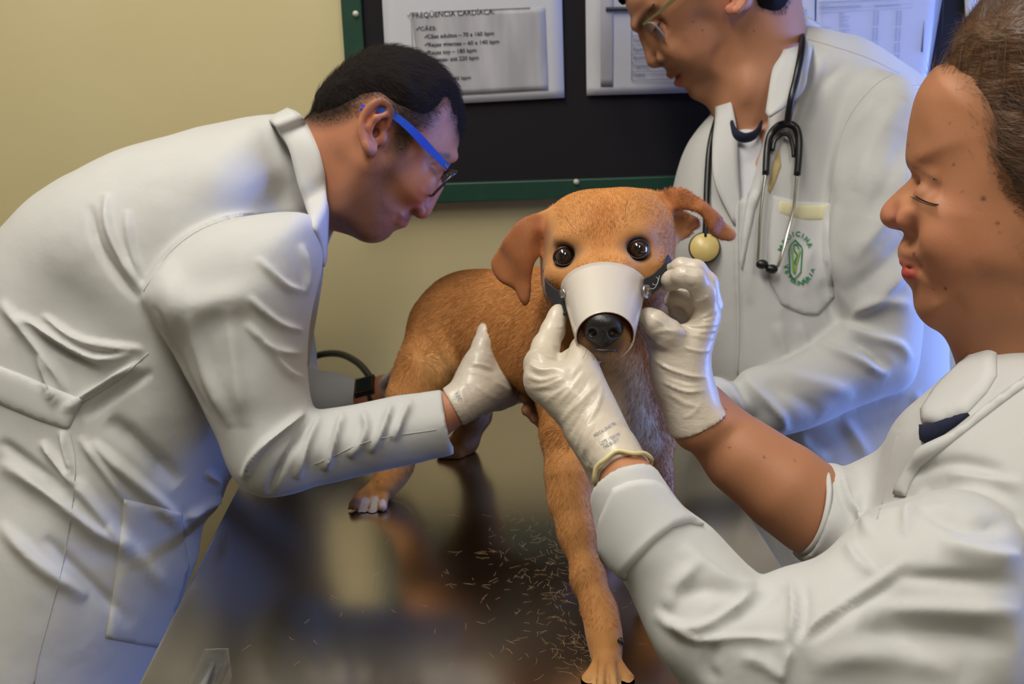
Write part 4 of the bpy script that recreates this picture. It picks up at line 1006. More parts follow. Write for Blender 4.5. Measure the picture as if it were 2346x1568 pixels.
# neck, trunk, limbs under the clothes
B1.cpx([(830, 345, 1.15, 104), (765, 390, 1.168, 112), (715, 402, 1.182, 106)], 0.03, fold=False)
UN1 = Vol(); UN1.cpx([(705, 405, 1.18, 108), (630, 440, 1.2, 120)], 0.03)
UN1.cpx([(620, 470, 1.2, 200), (420, 620, 1.2, 250), (180, 860, 1.22, 230), (60, 1050, 1.24, 220), (20, 1200, 1.24, 200)], 0.04, fold=False)
UN1.cpx([(600, 560, 1.08, 110), (560, 850, 1.05, 92), (580, 1050, 1.045, 68), (800, 1010, 1.055, 62), (900, 985, 1.060, 50)], 0.02)
B1.cpx([(860, 995, 1.058, 50), (980, 962, 1.062, 46), (1045, 932, 1.067, 40)], 0.02, fold=False)
HAND1 = [  # palm and fingers of the near hand (pixels, depth, radius)
    [(1045, 930, 1.067, 41), (1088, 900, 1.075, 50), (1130, 885, 1.09, 48)],
    [(1075, 885, 1.07, 34), (1098, 830, 1.08, 31), (1108, 792, 1.09, 24), (1114, 762, 1.10, 19), (1115, 752, 1.105, 16)],
    [(1120, 868, 1.09, 36), (1165, 870, 1.11, 30), (1190, 872, 1.15, 22), (1190, 865, 1.19, 18)],
    [(1118, 890, 1.09, 36), (1172, 892, 1.11, 28), (1203, 892, 1.15, 21), (1205, 880, 1.19, 18)],
    [(1110, 905, 1.09, 34), (1160, 906, 1.11, 24), (1188, 902, 1.15, 19), (1190, 890, 1.18, 16)],
    [(1100, 922, 1.085, 28), (1140, 918, 1.105, 20), (1165, 912, 1.14, 17), (1168, 900, 1.17, 14)]]
for c in HAND1: B1.cpx([(x, y, d, r - 4) for x, y, d, r in c], 0.008, fold=False)
UN1.cpx([(560, 560, 1.34, 90), (640, 820, 1.38, 66), (700, 915, 1.37, 38), (780, 912, 1.35, 30)], 0.02)
B1.cpx([(780, 912, 1.35, 28), (840, 908, 1.335, 25), (880, 892, 1.33, 24), (915, 880, 1.325, 22)], 0.02, fold=False)
HAND1B = [[(862, 900, 1.334, 32), (905, 884, 1.325, 33)], [(900, 872, 1.32, 13), (935, 850, 1.30, 12), (950, 860, 1.28, 10)], [(905, 884, 1.325, 13), (945, 872, 1.30, 12), (960, 885, 1.28, 10)], [(905, 896, 1.325, 13), (945, 892, 1.30, 12), (955, 900, 1.28, 10)], [(900, 905, 1.325, 12), (935, 908, 1.305, 11), (945, 912, 1.29, 9)], [(885, 880, 1.31, 13), (905, 860, 1.28, 12), (920, 855, 1.265, 10)]]
for c in HAND1B: B1.cpx([(x, y, d, r - 5) for x, y, d, r in c], 0.006, fold=False)
UN1.inter(Shell(CO1, 0.014), 0.004); B1.add(UN1, 0.004, fold=False)
bv1, bq1 = B1.mesh(0.0023, 2)
C1 = np.tile(lin((176, 118, 88)), (len(bv1), 1))
C1 = tint(C1, pmask(bv1, H1, [(1000, 200), (1060, 240), (1060, 330), (1030, 380), (960, 380), (930, 330)], 0.012), (182, 120, 98), 0.6)
C1 = tint(C1, pmask(bv1, H1, [(960, 425), (990, 430), (988, 495), (950, 500), (940, 470)], 0.006), (186, 112, 92), 0.6)
fm1 = lambda p_, s_=0.01: pmask(bv1, H1, p_, s_)
hs1 = pmask(bv1, H1, [(690, 268), (700, 150), (850, 90), (1000, 110), (1070, 200), (1085, 290), (1054, 325), (1040, 290), (1018, 232), (1006, 262), (985, 300), (960, 300), (935, 330), (915, 352), (896, 330), (905, 290), (890, 232), (860, 222), (830, 236), (806, 262), (770, 282), (720, 290)], 0.009)
bd1 = pmask(bv1, H1, [(905, 330), (935, 350), (925, 400), (900, 440), (905, 475), (925, 485), (945, 492), (930, 500), (905, 500), (900, 520), (920, 530), (890, 560), (840, 575), (780, 540), (745, 500), (780, 460), (830, 420), (870, 380), (890, 345)], 0.012)
C1 = tint(C1, hs1, (56, 40, 33), 0.95); C1 = tint(C1, fm1([(890, 255), (930, 262), (965, 280), (950, 305), (935, 338), (915, 358), (898, 338), (905, 300)], 0.005), (62, 45, 38), 0.8); C1 = tint(C1, bd1, (104, 72, 56), 0.72)
C1 = tint(C1, pmask(bv1, H1, [(940, 494), (930, 515), (908, 508), (912, 494), (928, 490)], 0.003), (150, 84, 76), 0.8)
C1 = tint(C1, pmask(bv1, H1, [(947, 478), (962, 484), (938, 506), (930, 498)], 0.003), (60, 42, 36), 0.5)
dd = np.linalg.norm(bv1 - s1(862, 290, .01), axis=1); C1 = tint(C1, np.clip(1.25 - dd / 0.021, 0, 1), (190, 112, 88), 0.7)
C1 = tint(C1, fm1([(1030, 352), (1010, 350), (990, 356), (988, 362), (1010, 362), (1030, 364)], 0.002), (70, 50, 42), 0.8)
C1 = tint(C1, np.clip(1.4 - np.linalg.norm(bv1 - s1(981, 403, -.001), axis=1) / 0.009, 0, 1), (110, 68, 54), 0.6)
man1 = thing('person', (-0.55, 1.15, 0), 'person with short dark hair bending over the table in a white lab coat', 'person')
obj('body', bv1, bq1, m_skin, man1, col=C1)
# hair
hp1 = [(676, 262), (690, 150), (850, 70), (1010, 100), (1090, 200), (1100, 300), (1064, 330), (1052, 312), (1040, 262), (1022, 222), (1005, 240), (985, 256), (958, 262), (925, 246), (895, 228), (868, 212), (840, 214), (800, 232), (760, 250), (720, 262)]
hv = Vol(); hv.add(HairCap(hd1 if False else B1, H1, hp1, 0.0068, 0.020, wob=0.0012), 0.001)
hvv, hvq = hv.mesh(0.0028, 1)
hair1 = obj('hair', hvv, hvq, m_hair1, man1, col=np.tile(lin((24, 19, 18)), (len(hvv), 1)))
crown = s1(800, 150, -0.05)
def hflow1(p, n):
    a, b, w = H1.loc(p); fx = np.outer(np.ones(len(p)), H1.u) * 1.0 - H1.v * 0.35; return fx
hm1 = HairCap(B1, H1, [(685, 266), (690, 150), (850, 70), (1010, 100), (1090, 200), (1100, 320), (1056, 322), (1040, 262), (1020, 226), (1006, 262), (975, 290), (945, 300), (925, 345), (900, 335), (900, 280), (893, 240), (868, 222), (840, 228), (812, 262), (760, 282), (715, 282)], 0.01, 0.01)
face_only = lambda c: np.linalg.norm(c - H1.O, axis=1) < 0.19
strands('hair_strands', hvv, hvq, np.tile(lin((38, 29, 25)), (len(hvv), 1)), 30000, hflow1, lambda p: np.full(len(p), 0.012), 0.45, 0.00010, m_hairs, hair1, jit=0.5)
strands('hair_strands', bv1, bq1, np.tile(lin((36, 26, 22)), (len(bv1), 1)), 30000, hflow1, lambda p: np.full(len(p), 0.0055), 0.35, 0.00008, m_hairs, hair1, keep=lambda c: face_only(c) * np.clip(hm1.d(c) / 0.008 + 0.5, 0, 1), jit=0.5)
bm1 = HairCap(B1, H1, [(905, 335), (930, 350), (915, 400), (890, 445), (900, 480), (925, 488), (942, 490), (930, 500), (905, 500), (900, 522), (918, 532), (890, 556), (840, 572), (790, 545), (750, 500), (800, 450), (850, 400), (885, 350)], 0.01, 0.01)
strands('beard_stubble', bv1, bq1, np.tile(lin((40, 30, 26)), (len(bv1), 1)), 9000, lambda p, n: np.outer(np.ones(len(p)), H1.u * 0.4 - H1.v), lambda p: np.full(len(p), 0.0022), 0.6, 0.00006, m_hairs, man1, keep=lambda c: face_only(c) * np.clip(bm1.d(c) / 0.012 + 0.3, 0, 1), jit=0.5)
br = MB(); rb = random.Random(2)
for k in range(70):
    t = rb.random(); x = 1038 - 42 * t + rb.uniform(-3, 3); y = 356 + 6 * t + rb.uniform(-5, 5) - 8 * math.sin(t * 3)
    d_ = surfd(B1, x, y, 1.0, 1.25, 90); br.tube([P(x, y, d_), P(x - 5, y + 2, d_ - 0.0016), P(x - 11, y + 5, d_ - 0.0012)], 0.00018, 3)
br.obj('eyebrow', m_brow, man1)
br = MB()
for k in range(12):
    t = k / 11; x = 984 - 10 * t; y = 411 + 3 * t
    br.tube([s1(x, y - 8 * t, 0.002), s1(x + 6, y + 5, 0.006), s1(x + 11, y + 6, 0.009)], 0.0002, 3)
br.obj('eyelashes', m_brow, man1)

# ---- coat
CO1.sub(Cone(P(1080, 958, 1.068), P(980, 972, 1.062), 0.0270, 0.0255), 0.002); cutend(CO1, P(1027, 968, 1.065), P(1090, 950, 1.065) - P(980, 972, 1.065))
CO1.sub(Cone(P(850, 904, 1.334), P(800, 910, 1.345), 0.0165, 0.0160), 0.002)
cv1, cq1 = CO1.mesh(0.0026, 2)
F1 = [
    ([(245, 440), (250, 520), (285, 600), (330, 665)], 13, 5, 9), ([(205, 470), (225, 560), (275, 640), (320, 690)], 11, -4, 12), ([(290, 480), (300, 560), (325, 640)], 10, 3.5),
    ([(340, 655), (400, 580), (480, 525), (580, 492), (700, 482)], 10, 3.0, 22),
    ([(0, 690), (60, 760), (120, 840), (150, 900)], 18, 6, 12), ([(40, 720), (120, 770), (220, 820), (310, 810)], 16, 8, 10), ([(60, 740), (140, 800), (230, 840)], 12, -5), ([(95, 720), (190, 780), (330, 800)], 14, 6, 8), ([(90, 815), (110, 870), (135, 925)], 12, 6, 8), ([(150, 940), (220, 890), (320, 830)], 13, 7, 8), ([(190, 960), (270, 900), (350, 850)], 12, -4),
    ([(140, 985), (160, 1060), (170, 1090)], 10, 6), ([(95, 1010), (150, 1080), (175, 1110)], 14, 6, 8), ([(0, 1060), (80, 1100), (180, 1180), (290, 1270)], 26, 8, 16), ([(0, 1010), (90, 1080), (150, 1130)], 14, -5), ([(0, 1200), (90, 1290), (200, 1370)], 24, 6, 16), ([(150, 1080), (230, 1180), (280, 1250)], 18, 5), ([(180, 1000), (240, 1080), (290, 1150)], 12, 4),
    ([(210, 1010), (300, 1090), (400, 1180), (430, 1230)], 20, 7, 13), ([(250, 960), (340, 1040), (410, 1110)], 24, -8), ([(240, 1200), (330, 1290), (390, 1360)], 18, 5), ([(100, 1230), (200, 1330), (300, 1430)], 18, -4),
    ([(470, 1080), (500, 1110), (480, 1170)], 12, 7), ([(420, 1190), (470, 1160), (500, 1130)], 10, 5),
    ([(690, 560), (705, 620), (700, 680)], 10, 3), ([(590, 590), (650, 650), (700, 670)], 13, 3.5, 9), ([(570, 680), (640, 740), (705, 760)], 12, 4, 9), ([(560, 740), (630, 800), (700, 810)], 12, 3.5), ([(600, 780), (660, 850), (705, 870)], 12, 3),
    ([(700, 945), (650, 985), (590, 1040), (560, 1100)], 12, 7, 8), ([(720, 960), (680, 1010), (640, 1080), (615, 1130)], 9, -5), ([(735, 950), (700, 1030), (680, 1100)], 12, 4), ([(790, 945), (770, 1010), (745, 1080)], 13, 6, 9), ([(830, 940), (840, 990), (800, 1050)], 13, 5), ([(900, 925), (880, 980), (850, 1040)], 14, 5, 9), ([(945, 915), (920, 960), (900, 1010)], 12, 4), ([(430, 720), (470, 850), (530, 980)], 16, 3.5), ([(520, 700), (540, 850), (560, 980)], 22, 3), ([(350, 700), (410, 830), (470, 950)], 10, -3),
]
cv1 = folds(cv1, cq1, [(f[0], f[1] * 0.8, f[2] * 1.7) + tuple(q * 0.8 for q in f[3:]) for f in F1]); cv1 = lap(cv1, cq1, 1)
cv1 += vnormals(cv1, cq1) * (0.0016 * vnoise(cv1, 14) + 0.0006 * vnoise(cv1, 42, 3))[:, None]
coat1 = obj('lab_coat', cv1, cq1, m_coat, man1)
bc1 = bvh_of(cv1, cq1)
bb1 = bvh_of(bv1, bq1)
def on2(b_, x, y, lo, hi, off=0.004):
    h = hit(b_, x, y, off)
    d = proj(h[0][None])[2][0] if h is not None else (lo + hi) / 2
    return P(x, y, min(max(d, lo), hi))
ta = [(684, 262), (700, 284), (716, 312), (731, 345), (741, 385), (747, 430), (749, 480), (748, 530), (745, 590)]
la = [(624, 282), (642, 306), (660, 338), (672, 378), (685, 430), (701, 476), (716, 516), (732, 555), (740, 612)]
top_ = [P(660, 250, 1.215)] + [on2(bb1, x, y, 1.085, 1.14) for x, y in ta]; low_ = [P(604, 278, 1.235)] + [on2(bc1, x, y, 1.00, 1.090, .005) for x, y in la]
for i in range(len(top_)): 
    if i > 0 and proj(top_[i][None])[2][0] > proj(low_[i][None])[2][0] + 0.05: top_[i] = P(*ta[i - 1], proj(low_[i][None])[2][0] + 0.05)
V_, F_ = band(top_, low_, 0.0045, 5)
obj('collar', V_, F_, m_coat2, coat1, True)
V_, F_ = band([P(660, 250, 1.215), P(700, 330, 1.27), P(745, 420, 1.26), P(750, 520, 1.20)], [P(604, 278, 1.235), P(660, 350, 1.33), P(720, 470, 1.33), P(744, 600, 1.24)], 0.0045)
obj('collar', V_, F_, m_coat2, coat1, True)
patch('belt', bc1, [(-30, 828), (60, 862), (130, 892), (190, 916), (188, 922), (160, 978), (152, 982), (90, 962), (0, 925), (-30, 912)], 0.0035, m_coat2, coat1, step=10)
patch('pocket', bc1, [(284, 1144), (350, 1158), (416, 1176), (420, 1230), (432, 1300), (400, 1420), (380, 1488), (352, 1482), (242, 1462), (258, 1370), (272, 1260), (282, 1180)], 0.0030, m_coat, coat1, step=11)
def seams(bvh, par, L):
    for pl, r in L:
        m = MB(); seam(m, bvh, pl, r)
        for V_, n_ in zip(m.V, range(len(m.V))):
            k = len(V_) // 5; Fc = [(i * 5 + j, i * 5 + (j + 1) % 5, (i + 1) * 5 + (j + 1) % 5, (i + 1) * 5 + j) for i in range(k - 1) for j in range(5)] + [(4, 3, 2, 1, 0), tuple((k - 1) * 5 + j for j in range(5))]
            obj('seam', V_, Fc, m_seam, par)
seams(bc1, coat1, [([(330, 668), (380, 590), (450, 532), (540, 498), (640, 486), (715, 492), (722, 530)], 0.0006), ([(160, 985), (172, 1060), (160, 1200), (130, 1350), (90, 1500), (78, 1567)], 0.0006),
    ([(720, 1065), (850, 1010), (1000, 985)], 0.0004), ([(185, 925), (270, 870), (340, 810)], 0.0005)])
legs(man1, -0.52, 1.13, m_trous, 0.0, 0.11, 0.72); shoes(man1, -0.52, 1.13, 1, 0, 0.0, 0.11)

# ---- gloves
def make_glove(name, vol, vox, fl, par, cavity=None, bead=None, bead_r=0.0016, extra=None):
    for c in (cavity or []): vol.sub(c, 0.001)
    V, Q = vol.mesh(vox, 2)
    if fl: V = folds(V, Q, fl, 0.05)
    o = obj(name, V, Q, m_glove, par); b = bvh_of(V, Q)
    return o, b, V, Q
G = Vol(); 
for c in HAND1: G.cpx(c, 0.007)
G.cpx([(1040, 930, 1.066, 45), (1052, 926, 1.067, 44)], 0.01); G.add(Ell(P(1105, 868, 1.085), (0.026, 0.022, 0.018)), 0.015)
G.sub(Cone(P(1000, 962, 1.06), P(1050, 929, 1.067), 0.0195, 0.0178), 0.001)
cc = P(1046, 928, 1.067); ax = unit(P(1045, 930, 1.067) - P(1000, 955, 1.065)); G.sub(Box(P(1046, 928, 1.067) - ax * 0.065, (0.06, 0.06, 0.06), [ax, unit(np.cross(ax, FW)), unit(np.cross(ax, np.cross(ax, FW)))]), 0.001)
fl = [([(1078, 835), (1100, 835), (1130, 845)], 3.5, 1.1), ([(1074, 845), (1100, 846), (1132, 856)], 3, -0.8), ([(1070, 853), (1096, 857), (1125, 868)], 3.5, 1.0), ([(1055, 890), (1065, 930), (1082, 965)], 4, 1.1), ([(1066, 880), (1080, 920), (1096, 955)], 4, -0.8), ([(1100, 800), (1118, 812), (1130, 815)], 3, .8), ([(1130, 870), (1160, 890), (1180, 905)], 5, 0.9), ([(1090, 880), (1120, 905), (1150, 920)], 6, 0.8)]
g1o, g1b, gV, gQ = make_glove('glove', G, 0.0017, fl, man1)
def cuff_bead(c, axis, rx, ry, up, r, name, par, wob=0.001, label=None):
    axis = unit(axis); b = unit(np.asarray(up) - axis * (np.asarray(up) @ axis)); a = np.cross(axis, b); pts = []
    for k in range(49):
        t = 2 * math.pi * k / 48; pts.append(np.asarray(c) + a * math.cos(t) * rx + b * math.sin(t) * ry + axis * wob * math.sin(3 * t + 1) + axis * wob * 0.6 * math.sin(7 * t))
    return MB().tube(pts, r, 8, cap=False).obj(name, m_bead, par)
cuff_bead(P(1049, 926, 1.067), ax, 0.0205, 0.0205, UP, 0.0016, 'rolled_cuff', g1o)
G = Vol()
for c in HAND1B: G.cpx(c, 0.006)
g2o, g2b, _, _ = make_glove('glove', G, 0.0022, [([(875, 880), (880, 900), (885, 915)], 3, 0.8), ([(890, 875), (893, 895), (898, 912)], 3, -0.7)], man1)
# marks on the glove cuff
def wrap_text(name, body, bvh, px, py, deg, hpx, m, par, off=0.0003, bold=0.0, sx=1.0, space=1.0, shear=0.0):
    V, Fc = text_mesh(body, 1.0, 'CENTER', bold, space)
    a = math.radians(deg); k = hpx / 0.70; out = []; ok = True
    for x, y, z in V:
        x = x * sx + y * shear; qx = px + (x * math.cos(a) - y * math.sin(a)) * k; qy = py - (x * math.sin(a) + y * math.cos(a)) * k
        h = hit(bvh, qx, qy, off)
        if h is None: h = (out[-1], None) if out else (P(qx, qy, 1.0), None)
        out.append(h[0])
    return obj(name, np.array(out), Fc, m, par, False)
m_gink = mat('glove_print_ink', (120, 140, 170), 0.6)
wrap_text('print', 'REC', g1b, 1046, 912, -62, 9, m_gink, g1o)

# ---- glasses, watch, tube
m_blue = mat('blue_acetate', (40, 92, 215), 0.25, coat=0.5); m_red = mat('red_acetate', (205, 62, 50), 0.3); m_rim = mat('dark_blue_rim', (16, 20, 34), 0.25, coat=0.5)
gl1 = thing('eyeglasses', s1(1000, 380, .01), 'blue-armed eyeglasses with red tips on the dark-haired person at left', 'glasses')
tp = smooth_open([s1(826, 247, 0.009), s1(850, 251, 0.0085), s1(880, 254, 0.008), s1(902, 264, 0.008), s1(940, 295, 0.009), s1(985, 342, 0.010), H1.pt(1026, 384, 0.070)], 5)
sec = [(1.6, .5), (1.6, -.5), (-1.6, -.5), (-1.6, .5)]
nn_ = len(tp); rr_ = np.interp(np.linspace(0, 1, nn_), [0, .15, .4, .75, 1], [.0024, .0020, .0020, .0028, .0022])
MB().tube(tp, rr_, sec=sec, up=H1.v).obj('temple', m_blue, gl1, False)
MB().tube([tp[0] + H1.n * .0015, tp[3] + H1.n * .0015], .0008, sec=[(1, 1), (1, -1), (-1, -1), (-1, 1)], up=H1.v).obj('temple_stripe', m_red, gl1, False, label='red stripe on the temple tip')
mir = lambda q: q - 2 * ((q - H1.O) @ H1.n) * H1.n
MB().tube([mir(q) for q in tp], rr_, sec=sec, up=H1.v).obj('temple', m_blue, gl1, False)
MB().obox(H1.pt(1023, 381, 0.0735), (.0022, .0012, .0006), [unit(tp[-1] - tp[-4]), H1.v, H1.n]).obj('hinge', m_riv, gl1, False)
ra = H1.pt(1030, 390, 0.0); rb_ = H1.pt(974, 446, 0.0); dl = unit(rb_ - ra); L_ = np.linalg.norm(rb_ - ra)
for sgn in (1, -1):
    lp = []
    for t in np.linspace(0, 2 * math.pi, 33)[:-1]:
        cx_ = math.copysign(abs(math.cos(t)) ** 0.5, math.cos(t)); sy_ = math.copysign(abs(math.sin(t)) ** 0.5, math.sin(t))
        lp.append(ra + dl * (L_ * 0.5 + sy_ * L_ * 0.5 * 0.98) + H1.n * sgn * (0.039 + cx_ * 0.029) + np.cross(dl, H1.n) * (0.003 * abs(cx_) ** 2) * (1 if sgn > 0 else 1))
    MB().tube(lp + [lp[0], lp[1]], 0.0016, 6, cap=False, up=H1.n).obj('rim', m_rim, gl1)
    k = len(lp); c = np.mean(lp, 0); MB().add(np.vstack([lp, [c]]), [(i, (i + 1) % k, k) for i in range(k)]).obj('lens', m_lens, gl1)
MB().tube([ra + dl * 0.008 + H1.n * .012, ra + dl * 0.006, ra + dl * .008 - H1.n * .012], 0.0016, 6).obj('bridge', m_rim, gl1)

wt = thing('wristwatch', P(845, 908, 1.33), 'black and gold wristwatch between the far sleeve and glove of the bent-over person', 'watch')
axw = unit(P(880, 892, 1.33) - P(800, 915, 1.345)); bw = unit(UP - axw * (UP @ axw)); aw = np.cross(axw, bw); cw = P(846, 906, 1.334)
MB().rev(cw - axw * .011, axw, [(0, .0175), (0.001, .0187), (.021, .0187), (.022, .0175), (.021, .0170), (.001, .0170), (0, .0175)], 32).obj('strap', m_black, wt)
wd = unit(bw * .6 - FW * .8); MB().obox(cw + wd * .021, (.014, .0125, .004), [axw, np.cross(axw, wd), wd]).obj('case', m_black, wt, False)
m_gold = mat('gold_trim', (180, 140, 70), 0.3, 1.0)
MB().obox(cw + wd * .0235, (.0125, .0115, .0022), [axw, np.cross(axw, wd), wd]).obj('bezel', m_gold, wt, False); MB().obox(cw + wd * .0247, (.0110, .0098, .0016), [axw, np.cross(axw, wd), wd]).obj('dial', mat('dark_dial', (24, 40, 36), .1), wt, False)
m_rub = mat('black_rubber', (22, 30, 34), 0.3)
tag(MB().tube(smooth_open([P(640, 858, 1.50), P(690, 832, 1.50), P(735, 813, 1.50), P(780, 812, 1.48), P(820, 832, 1.45), P(848, 865, 1.42), P(868, 900, 1.40), P(885, 940, 1.39), onz(900, 985, TZ + .006), onz(880, 1010, TZ + .006)], 6), 0.0052, 12).obj('rubber_tube', m_rub), 'black rubber tube arching up beside the wall behind the watch wrist', 'tube')
# ================================================================== WOMAN AT RIGHT
m_brown = attr_col(mat('brown_hair', (84, 56, 34), 0.45, spec=0.5)); bump_noise(m_brown, 90, 0.8, 0.003, 4, stretch=(0.25, 1, 3))
H3 = Frame(2250, 450, 0.80, yaw=-27, pitch=-8)
hd3 = Inflate(H3, [(2172, 142), (2150, 150), (2130, 168), (2112, 194), (2098, 222), (2089, 254), (2082, 291), (2077, 330), (2075, 362), (2079, 381), (2089, 396), (2096, 405), (2086, 422), (2064, 439), (2042, 460), (2028, 482), (2022, 497), (2026, 510), (2038, 520), (2056, 526), (2070, 532), (2072, 540), (2066, 550), (2058, 566), (2057, 582), (2062, 598), (2070, 608), (2066, 616), (2065, 626), (2070, 638), (2080, 650), (2090, 664), (2092, 680), (2095, 704), (2108, 728), (2130, 745), (2165, 753), (2210, 768), (2262, 786), (2350, 800), (2440, 760), (2500, 600), (2560, 450), (2600, 300), (2610, 180), (2590, 60), (2520, -20), (2430, -60), (2340, -45), (2260, 5), (2205, 75)],
    0.070, [(2350, 250, 0.076, 130), (2500, 250, 0.076, 130), (2200, 300, 0.070, 80), (2350, 520, 0.070, 90), (2280, 680, 0.060, 60), (2180, 560, 0.064, 45), (2110, 320, 0.066, 40), (2105, 430, 0.050, 26), (2040, 490, 0.040, 22), (2085, 540, 0.046, 22), (2075, 600, 0.054, 26), (2080, 640, 0.052, 22), (2120, 715, 0.054, 30), (2180, 700, 0.056, 40), (2400, 720, 0.058, 60)], res=0.0012, blur=1)
B3 = Vol(fold=(H3.O, H3.n)); B3.add(hd3, 0.01)
s3 = lambda x, y, o=0.0: hd3.sp(x, y, o)
B3.sub(Ell(s3(2128, 434, 0.003), (0.0115, 0.0095, 0.0080), rot_axes(H3, 12)), 0.010)
B3.add(Ell(s3(2134, 450, -0.0098), (0.0135, 0.0110, 0.0122), rot_axes(H3, -12)), 0.007)
B3.add(Cone(s3(2150, 470, -0.004), s3(2118, 478, -0.005), 0.006, 0.004), 0.006)
B3.add(Cone(s3(2104, 388, -0.005), s3(2145, 408, -0.005), 0.005, 0.005), 0.008)
B3.add(Cone(H3.pt(2104, 424), H3.pt(2051, 488), 0.0070, 0.0098), 0.007)
B3.add(Ell(s3(2190, 545, -0.012), (0.026, 0.020, 0.016)), 0.02)
B3.add(Ell(s3(2080, 503, -0.002), (0.0090, 0.0078, 0.0066)), 0.009)
B3.sub(Ell(s3(2062, 528, 0.000), (0.0060, 0.0024, 0.004)), 0.0015)
B3.add(Cone(s3(2070, 600, -0.003), s3(2088, 610, -0.003), 0.0036, 0.003), 0.003); B3.add(Cone(s3(2078, 626, -0.003), s3(2094, 628, -0.003), 0.0045, 0.0034), 0.003)
B3.sub(Cone(s3(2080, 614, 0.0016), s3(2098, 620, 0.0020), 0.0016, 0.0014), 0.0015)
B3.sub(Cone(s3(2098, 618, 0.006), s3(2106, 632, 0.006), 0.005, 0.004), 0.006)
B3.cpx([(2330, 700, .815, 150), (2372, 800, .82, 152), (2400, 960, .83, 170)], 0.025, fold=False)
# coat volume first
K3 = Frame(2300, 1200, 0.80, yaw=-8)
ct3 = Inflate(K3, [(2290, 800), (2262, 800), (2200, 842), (2147, 890), (2085, 940), (2050, 985), (2036, 1030), (2015, 1110), (1985, 1190), (1940, 1245), (1890, 1330), (1862, 1420), (1930, 1560), (1990, 1700), (2000, 1950), (2020, 2300), (2700, 2300), (2800, 1500), (2760, 1150), (2640, 960), (2520, 860), (2400, 800)],
    0.12, [(2300, 1200, 0.15, 200), (2150, 1000, 0.15, 100), (2100, 1350, 0.14, 120), (2300, 1700, 0.14, 200), (2050, 1100, 0.13, 60)], res=0.004, blur=3)
A3 = Frame(1700, 1380, 0.665, yaw=-20)
ar3 = Inflate(A3, [(1352, 1090), (1390, 1045), (1440, 1030), (1480, 1050), (1521, 1108), (1545, 1146), (1571, 1177), (1612, 1207), (1641, 1238), (1677, 1277), (1706, 1306), (1736, 1338), (1775, 1319), (1830, 1309), (1880, 1290), (1940, 1236), (1985, 1200), (2060, 1180), (2200, 1150), (2330, 1200), (2400, 1350), (2400, 1600), (2200, 1760), (1950, 1800), (1750, 1760), (1640, 1670), (1571, 1566), (1540, 1533), (1508, 1492), (1476, 1429), (1449, 1370), (1434, 1334), (1400, 1303), (1375, 1268), (1368, 1222), (1360, 1180), (1350, 1130)],
    0.042, [(1430, 1180, 0.030, 60), (1560, 1320, 0.036, 60), (1680, 1450, 0.046, 80), (1900, 1450, 0.058, 100), (2200, 1400, 0.075, 120)], W0=[(1430, 1150, 0.0, 60), (1650, 1450, 0.0, 80), (1900, 1450, -0.018, 100), (2150, 1350, -0.06, 120)], res=0.0025, blur=3)
A3b = Frame(1920, 1160, 0.87, yaw=6)
ar3b = Inflate(A3b, [(1820, 1090), (1870, 1072), (1897, 1062), (1912, 1061), (1937, 1072), (1957, 1067), (1990, 1052), (2034, 1030), (2080, 1000), (2150, 1000), (2200, 1150), (2100, 1260), (1960, 1300), (1880, 1289), (1829, 1284), (1790, 1270), (1760, 1200), (1780, 1120)],
    0.050, 0.053, res=0.0025, blur=2)
CO3 = Vol(); CO3.add(ct3, 0.02); CO3.add(ar3, 0.014); CO3.add(ar3b, 0.015)
# arms (bare where the photo shows them), hands
UN3 = Vol()
UN3.cpx([(2400, 960, .83, 165), (2300, 1150, .84, 330)], 0.04); UN3.cpx([(2330, 1100, .84, 360), (2330, 1700, .84, 340), (2330, 2100, .84, 330)], 0.04)
UN3.cpx([(2200, 1350, .70, 170), (1900, 1480, .65, 120), (1670, 1490, .64, 95), (1560, 1330, .67, 80)], 0.03)
UN3.cpx([(2150, 1080, .90, 140), (1900, 1180, .86, 100)], 0.03)
UN3.inter(Shell(CO3, 0.014), 0.004)
B3.add(UN3, 0.004, fold=False)
B3.cpx([(1500, 1220, .70, 70), (1448, 1125, .728, 56), (1424, 1075, .742, 48)], 0.02, fold=False)
B3.cpx([(1900, 1190, .868, 80), (1860, 1166, .868, 86), (1790, 1112, .866, 90), (1700, 1045, .872, 78), (1620, 965, .88, 60), (1595, 925, .88, 56)], 0.02, fold=False)
h1f = Frame(1330, 960, 0.790, pitch=32)
pal1 = [(1372, 1160), (1420, 1170), (1500, 1110), (1484, 1060), (1466, 1030), (1444, 992), (1419, 940), (1388, 878), (1366, 827), (1340, 800), (1315, 792), (1303, 802), (1292, 832), (1276, 838), (1250, 826), (1226, 806), (1207, 840), (1200, 867), (1211, 891), (1248, 934), (1282, 971), (1297, 1004), (1315, 1032), (1346, 1088)]
def hand3a(ofs):
    v = Vol(); g = Inflate(h1f, pal1, 0.021, [(1230, 870, 0.019, 30), (1320, 900, 0.023, 40), (1400, 1030, 0.021, 50)], res=0.0015, blur=2); v.add(g, 0.006)
    for c in ([(1250, 880, .812, 44), (1238, 836, .828, 35), (1250, 795, .842, 29), (1267, 757, .853, 25), (1277, 725, .860, 19), (1280, 714, .862, 16)],
              [(1300, 880, .812, 40), (1314, 836, .830, 31), (1338, 800, .850, 28), (1366, 780, .868, 24), (1385, 755, .885, 20)],
              [(1315, 880, .825, 38), (1330, 835, .850, 29), (1352, 796, .875, 24), (1380, 765, .895, 20)],
              [(1325, 890, .835, 36), (1338, 845, .865, 26), (1356, 800, .890, 22), (1380, 770, .91, 19)],
              [(1330, 905, .84, 32), (1342, 862, .87, 22), (1356, 815, .895, 19), (1374, 785, .91, 16)]):
        v.cpx(c, 0.007)
    v.off = ofs; return v
h2f = Frame(1560, 840, 0.868, yaw=-4, pitch=4)
